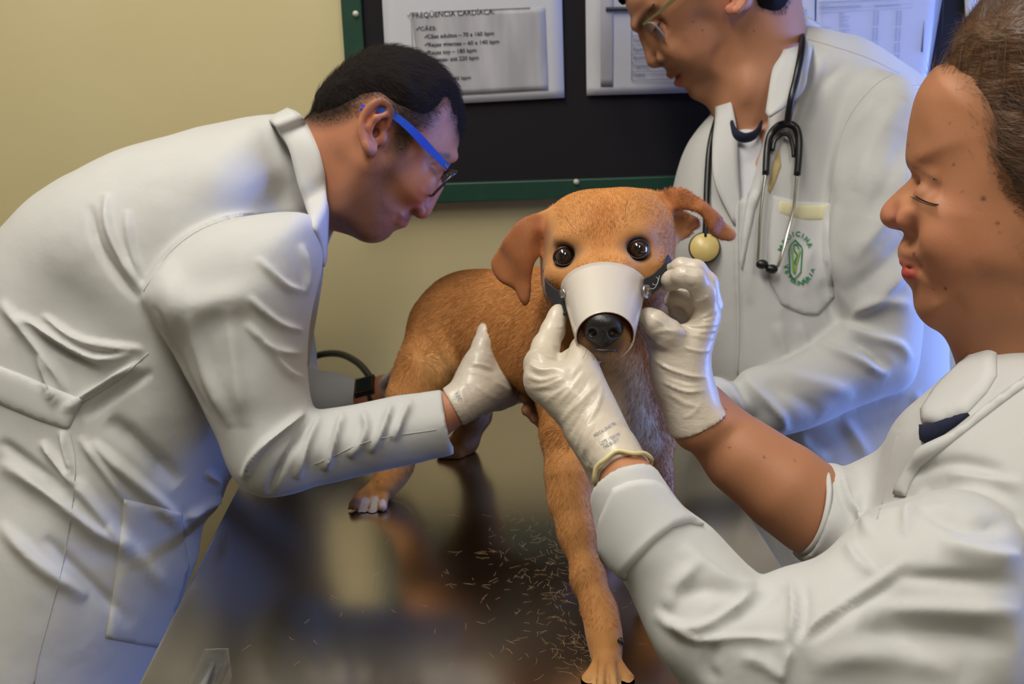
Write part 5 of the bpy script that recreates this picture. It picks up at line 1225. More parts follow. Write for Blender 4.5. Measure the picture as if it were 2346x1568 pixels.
pal2 = [(1652, 930), (1690, 970), (1640, 1030), (1575, 1040), (1540, 1010), (1527, 975), (1514, 925), (1500, 893), (1488, 850), (1486, 815), (1480, 781), (1467, 752), (1474, 718), (1493, 711), (1510, 720), (1545, 742), (1575, 738), (1600, 700), (1622, 664), (1633, 684), (1644, 712), (1648, 741), (1637, 784), (1628, 827), (1622, 868)]
def hand3b(ofs):
    v = Vol(); g = Inflate(h2f, pal2, 0.021, [(1490, 740, 0.016, 30), (1560, 860, 0.024, 50), (1620, 740, 0.022, 40)], res=0.0015, blur=2); v.add(g, 0.005)
    for c in ([(1620, 720, .868, 30), (1612, 672, .856, 27), (1592, 640, .848, 24), (1564, 634, .850, 22), (1540, 642, .862, 21), (1528, 650, .872, 19)],
              [(1630, 700, .885, 27), (1618, 650, .880, 25), (1594, 620, .876, 23), (1562, 614, .880, 22), (1538, 622, .892, 19)],
              [(1610, 760, .888, 28), (1596, 706, .882, 23), (1574, 680, .880, 21), (1552, 678, .884, 19), (1538, 690, .892, 17)],
              [(1600, 780, .895, 26), (1580, 730, .895, 21), (1556, 710, .898, 18), (1540, 716, .905, 16)],
              [(1560, 800, .862, 36), (1530, 765, .852, 32), (1500, 740, .850, 28), (1484, 730, .855, 22), (1472, 726, .862, 17)]):
        v.cpx(c, 0.0055)
    v.off = ofs; return v
B3.add(hand3a(-0.0022), 0.008, fold=False); B3.add(hand3b(-0.0022), 0.008, fold=False)
bv3, bq3 = B3.mesh(0.0021, 2, box=(np.array([-9, -9, 0.70]), np.array([9, 9, 9])))
C3 = np.tile(lin((172, 118, 84)), (len(bv3), 1)); C3 *= (1 + 0.04 * vnoise(bv3, 60)[:, None])
fm = lambda poly, soft=0.01: pmask(bv3, H3, poly, soft)
C3 = tint(C3, fm([(2010, 470), (2050, 460), (2080, 490), (2080, 530), (2040, 535)], 0.008), (196, 124, 96), 0.6)
C3 = tint(C3, fm([(2130, 500), (2230, 500), (2260, 600), (2180, 640), (2120, 580)], 0.03), (188, 118, 88), 0.5)
C3 = tint(C3, fm([(2050, 592), (2068, 594), (2092, 606), (2104, 616), (2094, 620), (2060, 618)], 0.0022), (168, 88, 76), 0.75)
C3 = tint(C3, fm([(2058, 612), (2090, 618), (2102, 622), (2094, 638), (2078, 642), (2062, 634)], 0.0020), (172, 62, 60), 0.85)
C3 = tint(C3, fm([(2074, 366), (2088, 372), (2118, 390), (2155, 418), (2150, 424), (2114, 403), (2086, 388), (2075, 380)], 0.0022), (92, 62, 44), 0.65)
C3 = tint(C3, fm([(2100, 400), (2150, 420), (2150, 450), (2100, 450)], 0.008), (158, 106, 80), 0.5)
for (x, y, r, st) in ((2253, 455, .0017, .9), (2285, 513, .0014, .8), (2292, 533, .001, .6), (2166, 661, .0014, .9), (2094, 583, .0018, .9), (2081, 332, .0016, .8), (2185, 377, .0012, .7), (2110, 382, .001, .6), (2140, 664, .0009, .6), (2204, 440, .0008, .5), (2175, 285, .0009, .5)):
    h = s3(x, y); C3 = tint(C3, np.clip(1.5 - np.linalg.norm(bv3 - h, axis=1) / r, 0, 1), (84, 44, 34), st)
for (x, y, d_, r) in ((1752, 1048, .82, .0012), (1822, 1056, .83, .0009), (1662, 938, .84, .001), (1671, 1026, .83, .001), (1440, 1100, .70, .001), (1385, 1143, .71, .0012)):
    q = P(x, y, surfd(B3, x, y, d_ - .05, d_ + .1, 60)); C3 = tint(C3, np.clip(1.5 - np.linalg.norm(bv3 - q, axis=1) / r, 0, 1), (90, 48, 36), .8)
HL3 = [(2172, 143), (2215, 170), (2255, 215), (2278, 262), (2284, 330), (2305, 400), (2338, 455), (2390, 470), (2450, 480), (2530, 520), (2600, 400), (2660, 200), (2600, 0), (2500, -100), (2340, -90), (2230, -20), (2150, 80), (2120, 150)]
C3 = tint(C3, fm(HL3, 0.012), (96, 64, 42), 0.85)
woman = thing('person', (0.75, 0.66, 0), 'person with brown pulled-back hair and rolled coat sleeves, holding the muzzle in place', 'person')
obj('body', bv3, bq3, m_skin, woman, col=C3)
hv3 = Vol(); hv3.add(HairCap(B3, H3, HL3, 0.016, 0.055, wob=0.0015), 0.001)
hv3.add(Ell(P(2700, 330, 0.82), (0.035, 0.032, 0.035)), 0.02)
xv, xq = hv3.mesh(0.003, 2)
a_, b_2, w_2 = H3.loc(xv); k_ = H3.st(2250, 150)
dirv = unit(np.array([0.86, 0.5])); stp = (a_ * 0.35 - b_2 * 0.94)
HC3 = np.tile(lin((80, 54, 34)), (len(xv), 1)) * (1 + 0.45 * vnoise(np.stack([stp * 220, stp * 30, w_2 * 40], 1) / 1.0, 1.0)[:, None])
hair3 = obj('hair', xv, xq, m_brown, woman, col=np.clip(HC3, 0.001, 1))
BUN = P(2700, 300, 0.80)
def hflow3(p, n): return unit_rows(BUN - p)
strands('hair_strands', xv, xq, np.clip(HC3, 0.001, 1) * 1.1, 26000, hflow3, lambda p: np.full(len(p), 0.035), 0.10, 0.00011, m_hairs if False else attr_col(mat('brown_hair_strands', (84, 56, 34), 0.32, spec=0.6)), hair3, jit=0.12, keep=lambda c: (c[:, 0] < 0.75) * 1.0)
hk3 = HairCap(B3, H3, [(2160, 140), (2215, 160), (2268, 215), (2292, 270), (2298, 330), (2320, 390), (2350, 440), (2420, 470), (2350, 380), (2310, 260), (2230, 150), (2170, 120)], 0.01, 0.01)
strands('hair_strands', bv3, bq3, np.tile(lin((88, 58, 38)), (len(bv3), 1)), 5000, hflow3, lambda p: np.full(len(p), 0.020), 0.12, 0.00008, bpy.data.materials['brown_hair_strands'], hair3, jit=0.12, keep=lambda c: (np.linalg.norm(c - H3.O, axis=1) < 0.2) * np.clip(hk3.d(c) / 0.008 + 0.4, 0, 1))
m_lash = mat('brown_lash', (40, 26, 20), 0.6); rb = random.Random(9); bw3 = MB()
for k in range(110):
    t = rb.random(); x = 2078 + 70 * t + rb.uniform(-2, 2); y = 372 + 44 * t ** 0.8 + rb.uniform(-6, 6) * (1 - t * .6) - 2
    if rb.random() < t * 0.55: continue
    d_ = surfd(B3, x, y, 0.70, 0.86, 120); bw3.tube([P(x, y, d_), P(x + 5, y + 1.5, d_ - 0.0010), P(x + 10, y + 5, d_ - .0006)], 0.00017, 3)
bw3.obj('eyebrow', m_lash, woman)
bw3 = MB()
def es(x, y, o=0.0):
    d = surfd(B3, x, y, 0.70, 0.86, 220); return P(x, y, d - o)
for k in range(30):
    t = k / 29; x = 2098 + 50 * t; y = 449 + 19 * t + 4 * math.sin(t * 3.1)
    bw3.tube([es(x, y, 0.0003), es(x - 4, y + 5, 0.003), P(x - 14 + 5 * t, y + 3 - 2 * (1 - t), proj(es(x, y)[None])[2][0] - 0.006)], 0.00018, 3)
bw3.tube([es(2098 + 52 * t, 449 + 20 * t + 4 * math.sin(t * 3.1), 0.0001) for t in np.linspace(0, 1, 12)], 0.00045, 5)
bw3.obj('eyelashes', m_lash, woman)
# coat mesh
cutend(CO3, P(1447, 1135, .715), P(1395, 1010, .74) - P(1480, 1200, .70)); CO3.sub(Cone(P(1405, 1040, .742), P(1468, 1180, .712), 0.0215, 0.0235), 0.002)
cutend(CO3, P(1858, 1166, .865), P(1700, 1133, .865) - P(1892, 1183, .865)); None
kv3, kq3 = CO3.mesh(0.0026, 2, box=(np.array([-9, -9, 0.55]), np.array([9, 9, 9])))
F3 = [([(1560, 1250), (1640, 1310), (1700, 1340), (1760, 1330)], 22, 4, 12), ([(1600, 1290), (1560, 1340), (1530, 1400)], 20, 5, 12), ([(1500, 1400), (1560, 1440), (1640, 1420), (1740, 1350)], 16, 7, 10), ([(1530, 1370), (1600, 1350), (1700, 1360)], 18, -5), ([(1545, 1420), (1590, 1462), (1690, 1460), (1800, 1466)], 12, 5, 7), ([(1600, 1440), (1700, 1400), (1790, 1340)], 20, -5),
    ([(1815, 1325), (1818, 1400), (1812, 1480)], 13, 5, 10), ([(1838, 1330), (1842, 1400), (1828, 1480)], 12, -4), ([(1820, 1485), (1860, 1435), (1940, 1380), (2030, 1320), (2085, 1275)], 12, 4.5, 8), ([(1850, 1470), (1940, 1400), (2060, 1330)], 14, -5),
    ([(1940, 1240), (1970, 1290), (2010, 1320)], 16, 5, 10), ([(1960, 1190), (2060, 1170), (2190, 1165)], 30, 7, 16), ([(2170, 1085), (2346, 1110)], 22, 6, 12), ([(2080, 1160), (2220, 1200), (2346, 1195)], 20, -8), ([(2150, 1240), (2260, 1270), (2346, 1275)], 26, 8, 16), ([(1990, 1400), (2120, 1390), (2346, 1400)], 30, 7, 18), ([(2040, 1320), (2180, 1330), (2346, 1340)], 20, -7), ([(1960, 1450), (2100, 1450), (2330, 1480)], 28, -6), ([(1850, 1530), (1990, 1500), (2200, 1540)], 30, 5), ([(2080, 1090), (2180, 1060), (2300, 1080)], 16, -5),
    ([(1812, 1480), (1800, 1530), (1790, 1568)], 8, 5), ([(1700, 1500), (1760, 1530), (1790, 1560)], 16, 4), ([(1640, 1470), (1620, 1530), (1650, 1568)], 16, -4), ([(1960, 1130), (1975, 1200), (2000, 1230)], 10, 4), ([(1930, 1080), (1950, 1150), (2000, 1210)], 8, 4, 5), ([(1915, 1070), (1930, 1150), (1985, 1220)], 6, -3), ([(2070, 1230), (2086, 1180), (2120, 1120)], 12, 5)]
kv3 = folds(kv3, kq3, [(f[0], f[1], f[2] * 0.85) + tuple(f[3:]) for f in F3]); kv3 = lap(kv3, kq3, 1); kv3 += vnormals(kv3, kq3) * (0.0012 * vnoise(kv3, 16))[:, None]
coat3 = obj('lab_coat', kv3, kq3, m_coat, woman); bc3 = bvh_of(kv3, kq3)
patch('rolled_cuff', bc3, [(1404, 1120), (1438, 1105), (1468, 1100), (1499, 1103), (1521, 1116), (1545, 1147), (1571, 1178), (1610, 1206), (1575, 1201), (1540, 1211), (1499, 1243), (1454, 1292), (1437, 1312), (1434, 1330), (1400, 1301), (1375, 1266), (1373, 1222), (1377, 1190), (1389, 1157)], 0.0045, m_coat2, coat3, step=8, nsm=6)
# collar and front edges
patch('collar', bc3, [(2290, 790), (2266, 786), (2200, 835), (2147, 888), (2112, 942), (2114, 970), (2150, 974), (2215, 950), (2262, 900), (2285, 862), (2284, 820)], 0.005, m_coat2, coat3, step=10, nsm=8)
patch('lapel', bc3, [(2346, 868), (2262, 930), (2190, 990), (2130, 1016), (2104, 1030), (2056, 1112), (2050, 1134), (2076, 1138), (2088, 1106), (2110, 1070), (2200, 1000), (2290, 930), (2400, 850), (2420, 800)], 0.005, m_coat2, coat3, step=10, nsm=8)
patch('shirt_neckband', bc3, [(2112, 978), (2150, 974), (2205, 955), (2222, 952), (2190, 978), (2150, 1005), (2122, 1018), (2114, 1012)], 0.0075, m_navy, coat3, step=8, nsm=6, label='navy blue shirt neckband')
seams(bc3, coat3, [([(2010, 1190), (2030, 1120), (2045, 1040), (2055, 1000)], 0.0004), ([(1420, 1250), (1470, 1190), (1540, 1155)], 0.0004)])
# legs
legs(woman, 0.74, 0.66, m_jean, 0.02, 0.09, 0.8); shoes(woman, 0.74, 0.66, -1, 0.3, 0.02, 0.09)
# gloves
G = hand3a(0.0); G.cpx([(1432, 1092, .735, 62), (1400, 1030, .755, 60)], 0.012)
ax3 = unit(P(1395, 1010, .76) - P(1440, 1110, .73)); cp3 = P(1428, 1082, .738)
G.sub(Cone(P(1455, 1140, .725), P(1424, 1070, .742), 0.0180, 0.0160), 0.001); G.sub(Box(cp3 - ax3 * .06, (0.06, 0.08, 0.08), [ax3, unit(np.cross(ax3, FW)), unit(np.cross(ax3, np.cross(ax3, FW)))]), 0.001)
fl = [([(1225, 806), (1245, 818), (1276, 822)], 4, 1.6), ([(1216, 818), (1245, 832), (1280, 832)], 3.5, -1.0), ([(1210, 832), (1240, 848), (1285, 842)], 4, 1.5), ([(1205, 846), (1240, 862), (1290, 850)], 3.5, -1.0), ([(1204, 862), (1245, 872), (1295, 856)], 4, 1.3), ([(1212, 888), (1250, 885), (1300, 862)], 4, 1.0), ([(1222, 900), (1280, 890), (1340, 840)], 5, -0.9),
      ([(1284, 970), (1310, 940), (1360, 890), (1378, 870)], 6, 1.4), ([(1318, 1030), (1335, 990), (1368, 930), (1380, 880)], 5, 1.8, 3), ([(1300, 1004), (1325, 960), (1360, 915)], 5, -1.2), ([(1330, 1050), (1355, 1000), (1385, 950)], 5, 1.1), ([(1280, 925), (1310, 890), (1340, 850)], 5, 1.2), ([(1290, 940), (1330, 900), (1355, 860)], 4, -0.9), ([(1345, 1080), (1365, 1030), (1380, 1000)], 5, 1.0), ([(1355, 1090), (1380, 1040), (1400, 1010)], 5, -0.8), ([(1245, 925), (1300, 880), (1330, 830)], 5, .9), ([(1335, 1065), (1370, 1075), (1400, 1065)], 5, .7),
      ([(1258, 785), (1272, 792), (1286, 790)], 3, 0.8), ([(1270, 745), (1282, 750), (1294, 748)], 3, 0.6)]
g3a, b3a, _, _ = make_glove('glove', G, 0.0016, fl, woman)
cuff_bead(cp3 + ax3 * 0.001, ax3, 0.0232, 0.0215, UP, 0.0017, 'rolled_cuff', g3a, 0.002)
m_gink2 = mat('glove_print_ink_grey', (128, 132, 140), 0.6)
wrap_text('print', 'MEDICAL GRAD 705', b3a, 1387, 988, 31, 7.2, m_gink2, g3a, 0.0003, 0.01, 0.62)
wrap_text('print', 'LOTE 17050193', b3a, 1399, 1010, 27, 8, m_gink2, g3a, 0.0003, 0.01, 0.66)
wrap_text('print', 'FAB 05/2017', b3a, 1402, 1020, 27, 8, m_gink2, g3a, 0.0003, 0.01, 0.66)
G = hand3b(0.0); axb = unit(P(1560, 860, .87) - P(1612, 965, .88)); cb = P(1596, 938, .88); G.cpx([(1590, 925, .878, 58), (1570, 880, .872, 62)], 0.012)
G.sub(Cone(P(1640, 1000, .88), P(1580, 900, .876), 0.0215, 0.0195), 0.001); G.sub(Box(cb - axb * .0645, (0.06, 0.08, 0.08), [axb, unit(np.cross(axb, FW)), unit(np.cross(axb, np.cross(axb, FW)))]), 0.001)
fl = [([(1648, 742), (1600, 748), (1555, 744)], 4, 1.6), ([(1645, 755), (1590, 762), (1540, 752)], 4, 1.4), ([(1646, 730), (1605, 735), (1570, 738)], 3.5, 1.2), ([(1640, 700), (1620, 722), (1590, 733)], 3.5, 1.2), ([(1644, 715), (1620, 730), (1590, 740)], 3, -.9), ([(1636, 775), (1580, 768), (1520, 758), (1480, 772)], 5, 1.1), ([(1630, 802), (1600, 806), (1565, 796)], 4, 1.6, 2.5), ([(1622, 865), (1580, 862), (1530, 845), (1495, 822)], 4, 2.0, 2.5), ([(1618, 875), (1575, 875), (1520, 858)], 5, -1.0), ([(1616, 895), (1570, 898), (1515, 875)], 4, 1.8, 2.5), ([(1600, 930), (1570, 925), (1530, 900)], 6, 1.0), ([(1480, 775), (1510, 790), (1540, 800)], 5, .9), ([(1500, 730), (1520, 745), (1540, 765)], 4, .9), ([(1596, 650), (1582, 658), (1570, 652)], 2.5, -1.2), ([(1628, 676), (1604, 690), (1580, 694)], 3, 1.5, 2), ([(1560, 960), (1585, 950), (1610, 920)], 4, 0.8), ([(1574, 612), (1570, 625), (1566, 640)], 2.5, .8)]
g3b, b3b, _, _ = make_glove('glove', G, 0.0016, fl, woman)
_ax = unit(P(1700, 1133, .865) - P(1892, 1183, .865)); _b = unit(UP - _ax * (UP @ _ax)); _a = np.cross(_ax, _b); _c = P(1856, 1166, .865)
MB().tube([_c + _a * math.cos(t) * 0.0425 + _b * math.sin(t) * 0.0375 for t in np.linspace(0, 2 * math.pi, 49)], .0024, 8, cap=False).obj('cuff_hem', m_coat2, coat3)
cuff_bead(cb - axb * 0.003, axb, 0.0265, 0.0215, UP, 0.0014, 'rolled_cuff', g3b, 0.0025)
# ================================================================== STANDING PERSON WITH STETHOSCOPE
H2 = Frame(1600, 40, 1.37, yaw=1, pitch=-17)
hd2 = Inflate(H2, [(1432, 0), (1438, 22), (1448, 46), (1458, 68), (1468, 82), (1476, 98), (1482, 115), (1482, 132), (1486, 147), (1496, 155), (1509, 154), (1519, 154), (1526, 161), (1531, 169), (1536, 178), (1548, 180), (1550, 188), (1554, 198), (1569, 200), (1584, 205), (1592, 215), (1607, 221), (1624, 221), (1641, 211), (1661, 184), (1678, 143), (1700, 130), (1760, 110), (1790, 60), (1800, -20), (1788, -90), (1745, -155), (1670, -198), (1580, -205), (1500, -182), (1448, -125), (1430, -60)],
    0.068, [(1620, -60, 0.078, 80), (1500, -60, 0.070, 60), (1720, -40, 0.076, 60), (1590, 80, 0.064, 40), (1640, 130, 0.060, 30), (1470, 50, 0.058, 22), (1500, 140, 0.030, 14), (1530, 165, 0.046, 16), (1555, 190, 0.046, 16), (1610, 205, 0.046, 22), (1540, 110, 0.060, 22), (1690, 60, 0.070, 40)], res=0.0015, blur=1)
B2 = Vol(fold=(H2.O, H2.n)); B2.add(hd2, 0.01); s2 = lambda x, y, o=0.0: hd2.sp(x, y, o)
B2.sub(Ell(s2(1508, 66, 0.003), (0.0120, 0.0100, 0.009), rot_axes(H2, 55)), 0.010)
B2.add(Ell(s2(1511, 66, -0.0075), (0.0115, 0.0100, 0.0115)), 0.003)
B2.add(Cone(s2(1462, 58, -0.006), s2(1500, 14, -0.005), 0.0075, 0.006), 0.008)
B2.add(Cone(H2.pt(1474, 84), H2.pt(1499, 136), 0.0060, 0.0090), 0.006)
B2.add(Ell(s2(1562, 110, -0.012), (0.022, 0.018, 0.014)), 0.02)
B2.add(Ell(s2(1522, 130, -0.001), (0.0105, 0.0095, 0.0085), rot_axes(H2, 30)), 0.006); B2.sub(Ell(s2(1513, 146, 0.002), (0.0075, 0.0030, 0.005), rot_axes(H2, 35)), 0.002)
B2.add(Cone(s2(1538, 172, -0.003), s2(1554, 167, -0.003), 0.005, 0.0035), 0.003); B2.add(Cone(s2(1554, 190, -0.003), s2(1562, 178, -0.003), 0.0055, 0.0035), 0.003); B2.sub(Cone(s2(1546, 180, 0.003), s2(1564, 164, 0.003), 0.0028, 0.0018), 0.002)
B2.add(Cone(s2(1612, 205, -0.012), s2(1672, 110, -0.010), 0.013, 0.014), 0.02)
ear(B2, s2, [(1672, -20), (1680, -55), (1700, -65), (1718, -45), (1715, -15), (1703, 10), (1688, 26)], (1672, 22), concha=(1692, -20), axes=rot_axes(H2, 15), er=(0.0155, 0.026))
B2.cpx([(1720, 20, 1.37, 112), (1738, 110, 1.375, 96), (1736, 210, 1.38, 88), (1718, 300, 1.39, 80)], 0.03, fold=False)
B2.add(Ell(P(1712, 200, 1.335), (0.008, 0.016, 0.010)), 0.02, fold=False)
K2 = Frame(1820, 600, 1.42, yaw=6)
ct2 = Inflate(K2, [(1835, 72), (1900, 98), (1985, 126), (2060, 162), (2125, 225), (2165, 330), (2180, 500), (2175, 650), (2150, 760), (2150, 880), (2160, 930), (2230, 1150), (2290, 1450), (2300, 1900), (2280, 2300), (1760, 2300), (1740, 1900), (1720, 1500), (1690, 1260), (1650, 1050), (1615, 900), (1575, 760), (1542, 620), (1536, 520), (1550, 420), (1572, 340), (1605, 290), (1650, 240), (1672, 205), (1720, 150), (1780, 90)],
    0.12, [(1800, 400, 0.115, 150), (1950, 250, 0.12, 100), (1850, 800, 0.12, 150), (1950, 1300, 0.13, 200), (1700, 250, 0.09, 60)], res=0.004, blur=3)
A2 = Frame(1900, 700, 1.29, yaw=9)
ar2 = Inflate(A2, [(1960, 190), (2010, 158), (2062, 166), (2105, 205), (2128, 300), (2125, 420), (2112, 560), (2100, 650), (2098, 740), (2094, 800), (2086, 850), (2066, 890), (2010, 915), (1940, 942), (1860, 978), (1790, 998), (1748, 1004), (1715, 992), (1690, 965), (1650, 960), (1590, 960), (1550, 920), (1560, 870), (1600, 850), (1626, 862), (1650, 864), (1672, 876), (1690, 872), (1702, 852), (1740, 838), (1790, 828), (1840, 806), (1880, 780), (1912, 752), (1934, 735), (1922, 700), (1904, 650), (1894, 580), (1900, 480), (1912, 380), (1930, 270)],
    0.058, [(2020, 300, 0.085, 80), (2010, 600, 0.064, 70), (2040, 840, 0.058, 60), (1850, 900, 0.052, 60), (1680, 900, 0.040, 50)], W0=[(2040, 220, -0.03, 80), (2000, 600, 0, 80), (1850, 900, 0.0, 60)], res=0.003, blur=2)
CO2 = Vol(); CO2.add(ct2, 0.02); CO2.add(ar2, 0.009); CO2.add(Cone(P(1770, 190, 1.40), P(1900, 230, 1.40), 0.070, 0.085), 0.03)
UN2 = Vol(); UN2.cpx([(1720, 300, 1.39, 84), (1800, 420, 1.44, 150)], 0.03); UN2.cpx([(1960, 300, 1.42, 110), (1660, 380, 1.43, 90)], 0.04); UN2.cpx([(1820, 420, 1.42, 210), (1850, 800, 1.42, 220), (1950, 1200, 1.44, 230)], 0.04)
UN2.cpx([(2030, 260, 1.33, 85), (2010, 600, 1.29, 80), (2030, 850, 1.27, 60), (1820, 920, 1.265, 52), (1700, 920, 1.265, 42)], 0.02); UN2.inter(Shell(CO2, 0.014), 0.004); B2.add(UN2, 0.004, fold=False)
B2.cpx([(1670, 912, 1.285, 24), (1620, 912, 1.27, 26), (1560, 915, 1.245, 30), (1430, 935, 1.19, 30), (1360, 935, 1.16, 38), (1300, 930, 1.145, 42)], 0.015, fold=False)
for c in ([(1300, 915, 1.14, 26), (1250, 905, 1.12, 19), (1215, 900, 1.105, 17), (1200, 908, 1.095, 15)], [(1300, 932, 1.135, 26), (1255, 935, 1.11, 19), (1222, 936, 1.095, 17), (1208, 940, 1.085, 15)], [(1305, 945, 1.135, 26), (1270, 955, 1.11, 19), (1240, 958, 1.095, 17), (1226, 958, 1.088, 14)], [(1310, 955, 1.14, 24), (1280, 972, 1.115, 17), (1258, 976, 1.10, 15), (1245, 974, 1.095, 13)], [(1330, 905, 1.16, 24), (1300, 880, 1.17, 19), (1280, 872, 1.16, 15)]): B2.cpx(c, 0.006, fold=False)
bv2, bq2 = B2.mesh(0.0025, 2, box=(np.array([-9, -9, 0.85]), np.array([9, 9, 9])))
C2 = np.tile(lin((180, 126, 94)), (len(bv2), 1)); C2 *= (1 + 0.04 * vnoise(bv2, 70)[:, None]); fm = lambda poly, soft=0.01: pmask(bv2, H2, poly, soft)
C2 = tint(C2, fm([(1530, 150), (1570, 150), (1580, 165), (1560, 165), (1530, 165)], 0.006), (128, 98, 74), 0.5); C2 = tint(C2, fm([(1590, 170), (1640, 170), (1650, 200), (1620, 222), (1592, 208)], 0.014), (120, 92, 72), 0.55)
C2 = tint(C2, fm([(1590, -40), (1620, -40), (1615, 10), (1590, 8)], 0.014), (110, 84, 70), 0.6)
C2 = tint(C2, fm([(1530, 168), (1556, 163), (1566, 166), (1548, 182), (1534, 178)], 0.003), (150, 84, 74), 0.8); C2 = tint(C2, fm([(1546, 181), (1562, 172), (1566, 186), (1560, 200), (1550, 198)], 0.003), (170, 90, 84), 0.85)
C2 = tint(C2, fm([(1460, 66), (1463, 38), (1482, 18), (1506, 12), (1508, 20), (1490, 32), (1478, 50), (1472, 70)], 0.003), (52, 38, 32), 0.8); C2 = tint(C2, fm([(1514, 44), (1518, 58), (1510, 76), (1502, 74), (1502, 60), (1508, 48)], 0.003), (48, 30, 26), 0.85)
C2 = tint(C2, fm([(1508, 145), (1524, 136), (1528, 142), (1514, 152)], 0.003), (80, 48, 38), 0.8); C2 = tint(C2, np.clip(1.3 - np.linalg.norm(bv2 - s2(1672, 12, .01), axis=1) / 0.018, 0, 1), (198, 122, 96), 0.7)
for (x, y, r) in ((1609, 69, .0012), (1648, 108, .001), (1589, 50, .0009), (1593, 155, .0009)): C2 = tint(C2, np.clip(1.5 - np.linalg.norm(bv2 - s2(x, y), axis=1) / r, 0, 1), (96, 56, 44), .7)
q = P(1729, 71, surfd(B2, 1729, 71, 1.25, 1.4)); C2 = tint(C2, np.clip(1.5 - np.linalg.norm(bv2 - q, axis=1) / .0012, 0, 1), (96, 56, 44), .8)
hl2 = [(1440, -20), (1470, -70), (1520, -90), (1570, -60), (1600, -40), (1612, -10), (1625, -40), (1660, -60), (1700, -80), (1725, -40), (1735, 10), (1755, 20), (1775, 25), (1800, 10), (1830, -60), (1800, -160), (1680, -240), (1550, -240), (1440, -180), (1400, -60), (1415, 2)]
C2 = tint(C2, fm(hl2, 0.008), (52, 40, 34), 0.9)
man2 = thing('person', (0.62, 1.42, 0), 'standing person in rimless glasses and a white coat with a stethoscope round the neck', 'person')
obj('body', bv2, bq2, m_skin, man2, col=C2)
hv2 = Vol(); hv2.add(HairCap(B2, H2, hl2, 0.012, 0.018, wob=0.001), 0.001)
xv2, xq2 = hv2.mesh(0.003, 1); hair2 = obj('hair', xv2, xq2, m_hair1, man2, col=np.tile(lin((26, 21, 20)), (len(xv2), 1)))
hk2 = HairCap(B2, H2, [(1750, -20), (1740, 8), (1756, 14), (1775, 22), (1800, 20), (1810, -40)], .01, .01)
strands('hair_strands', bv2, bq2, np.tile(lin((40, 30, 28)), (len(bv2), 1)), 2500, lambda p, n: np.outer(np.ones(len(p)), -UP), lambda p: np.full(len(p), 0.007), 0.3, 0.00009, m_hairs, hair2, jit=0.4, keep=lambda c: (np.linalg.norm(c - H2.O, axis=1) < 0.2) * np.clip(hk2.d(c) / 0.008 + 0.5, 0, 1))
MB().tube(smooth_open([s2(1428, -12, .004), H2.pt(1422, -2, .0), H2.pt(1428, 5, -.01)], 4), 0.004, 8).obj('hair_lock', m_hair1, hair2)
br = MB(); rb = random.Random(4)
for k in range(120):
    t = rb.random(); x = 1462 + 34 * t + rb.uniform(-4, 4); y = 62 - 46 * t ** 0.8 + rb.uniform(-5, 5)
    d_ = surfd(B2, x, y, 1.22, 1.42, 100); br.tube([P(x, y, d_), P(x + 3, y - 4, d_ - 0.002), P(x + 7, y - 8, d_ - .0015)], 0.00028, 3)
br.obj('eyebrow', m_brow, man2)
m_eyew = mat('eye_white', (170, 160, 155), 0.15); m_iris = mat('brown_iris', (30, 20, 16), 0.05)
br = MB()
for k in range(16):
    t = k / 15; x = 1508 - 12 * t; y = 54 + 17 * t; d_ = surfd(B2, x, y, 1.26, 1.4); br.tube([P(x, y, d_), P(x - 3, y + 4, d_ - .004), P(x - 5, y + 8, d_ - .006)], 0.0003, 3)
d_ = surfd(B2, 1506, 64, 1.26, 1.4); br.tube([P(1512, 50, surfd(B2, 1512, 50, 1.26, 1.4) - .0003), P(1507, 60, d_ - .0004), P(1502, 72, surfd(B2, 1502, 72, 1.26, 1.4) - .0003)], [.0006, .0022, .0006], 6); br.obj('eyelashes', m_brow, man2)
gl2 = thing('eyeglasses', s2(1490, 78, .02), 'rimless eyeglasses with thin olive metal arms on the stethoscope wearer', 'glasses')
m_arm = mat('olive_metal', (132, 134, 96), 0.35, 0.7); m_len2 = glassy(mat('thick_lens', (190, 180, 180), 0.05), 0.45)
q0 = H2.pt(1474, 56, 0.060); MB().tube([q0, s2(1520, 20, .012), s2(1552, -10, .010), s2(1610, -52, .010), s2(1690, -60, .008)], [.0013, .0017, .0028, .0030, .0026], sec=[(1, .5), (1, -.5), (-1, -.5), (-1, .5)], up=H2.v).obj('temple', m_arm, gl2, False)
mir2 = lambda q: q - 2 * ((q - H2.O) @ H2.n) * H2.n
MB().tube([mir2(q0), mir2(s2(1520, 20, .012)), mir2(s2(1610, -52, .010)), mir2(s2(1690, -60, .008))], .0012, sec=[(1, .5), (1, -.5), (-1, -.5), (-1, .5)], up=H2.v).obj('temple', m_arm, gl2, False)
la_ = H2.pt(1463, 62, 0.0); lb_ = H2.pt(1497, 104, 0.0); dl = unit(lb_ - la_); L_ = np.linalg.norm(lb_ - la_); nf = np.cross(dl, H2.n)
for sg in (1, -1):
    out = []
    for t in np.linspace(0, 2 * math.pi, 29)[:-1]:
        ca = math.copysign(abs(math.cos(t)) ** .6, math.cos(t)); sa = math.copysign(abs(math.sin(t)) ** .6, math.sin(t)); out.append(la_ + dl * L_ * (0.5 + 0.5 * sa) + H2.n * sg * (0.036 + 0.024 * ca) - nf * 0.012 * (ca + 1) * 0.5)
    out = np.array(out); k = len(out); V = np.vstack([out - nf * .0012, out + nf * .0012]); MB().add(V, [tuple(range(k)), tuple(range(2 * k - 1, k - 1, -1))] + [(i, i + k, (i + 1) % k + k, (i + 1) % k) for i in range(k)]).obj('lens', m_len2, gl2, False)
    MB().tube(list(out) + [out[0]], 0.0007, 5, cap=False).obj('lens_edge', mat('lens_edge', (150, 140, 140), .2), gl2)
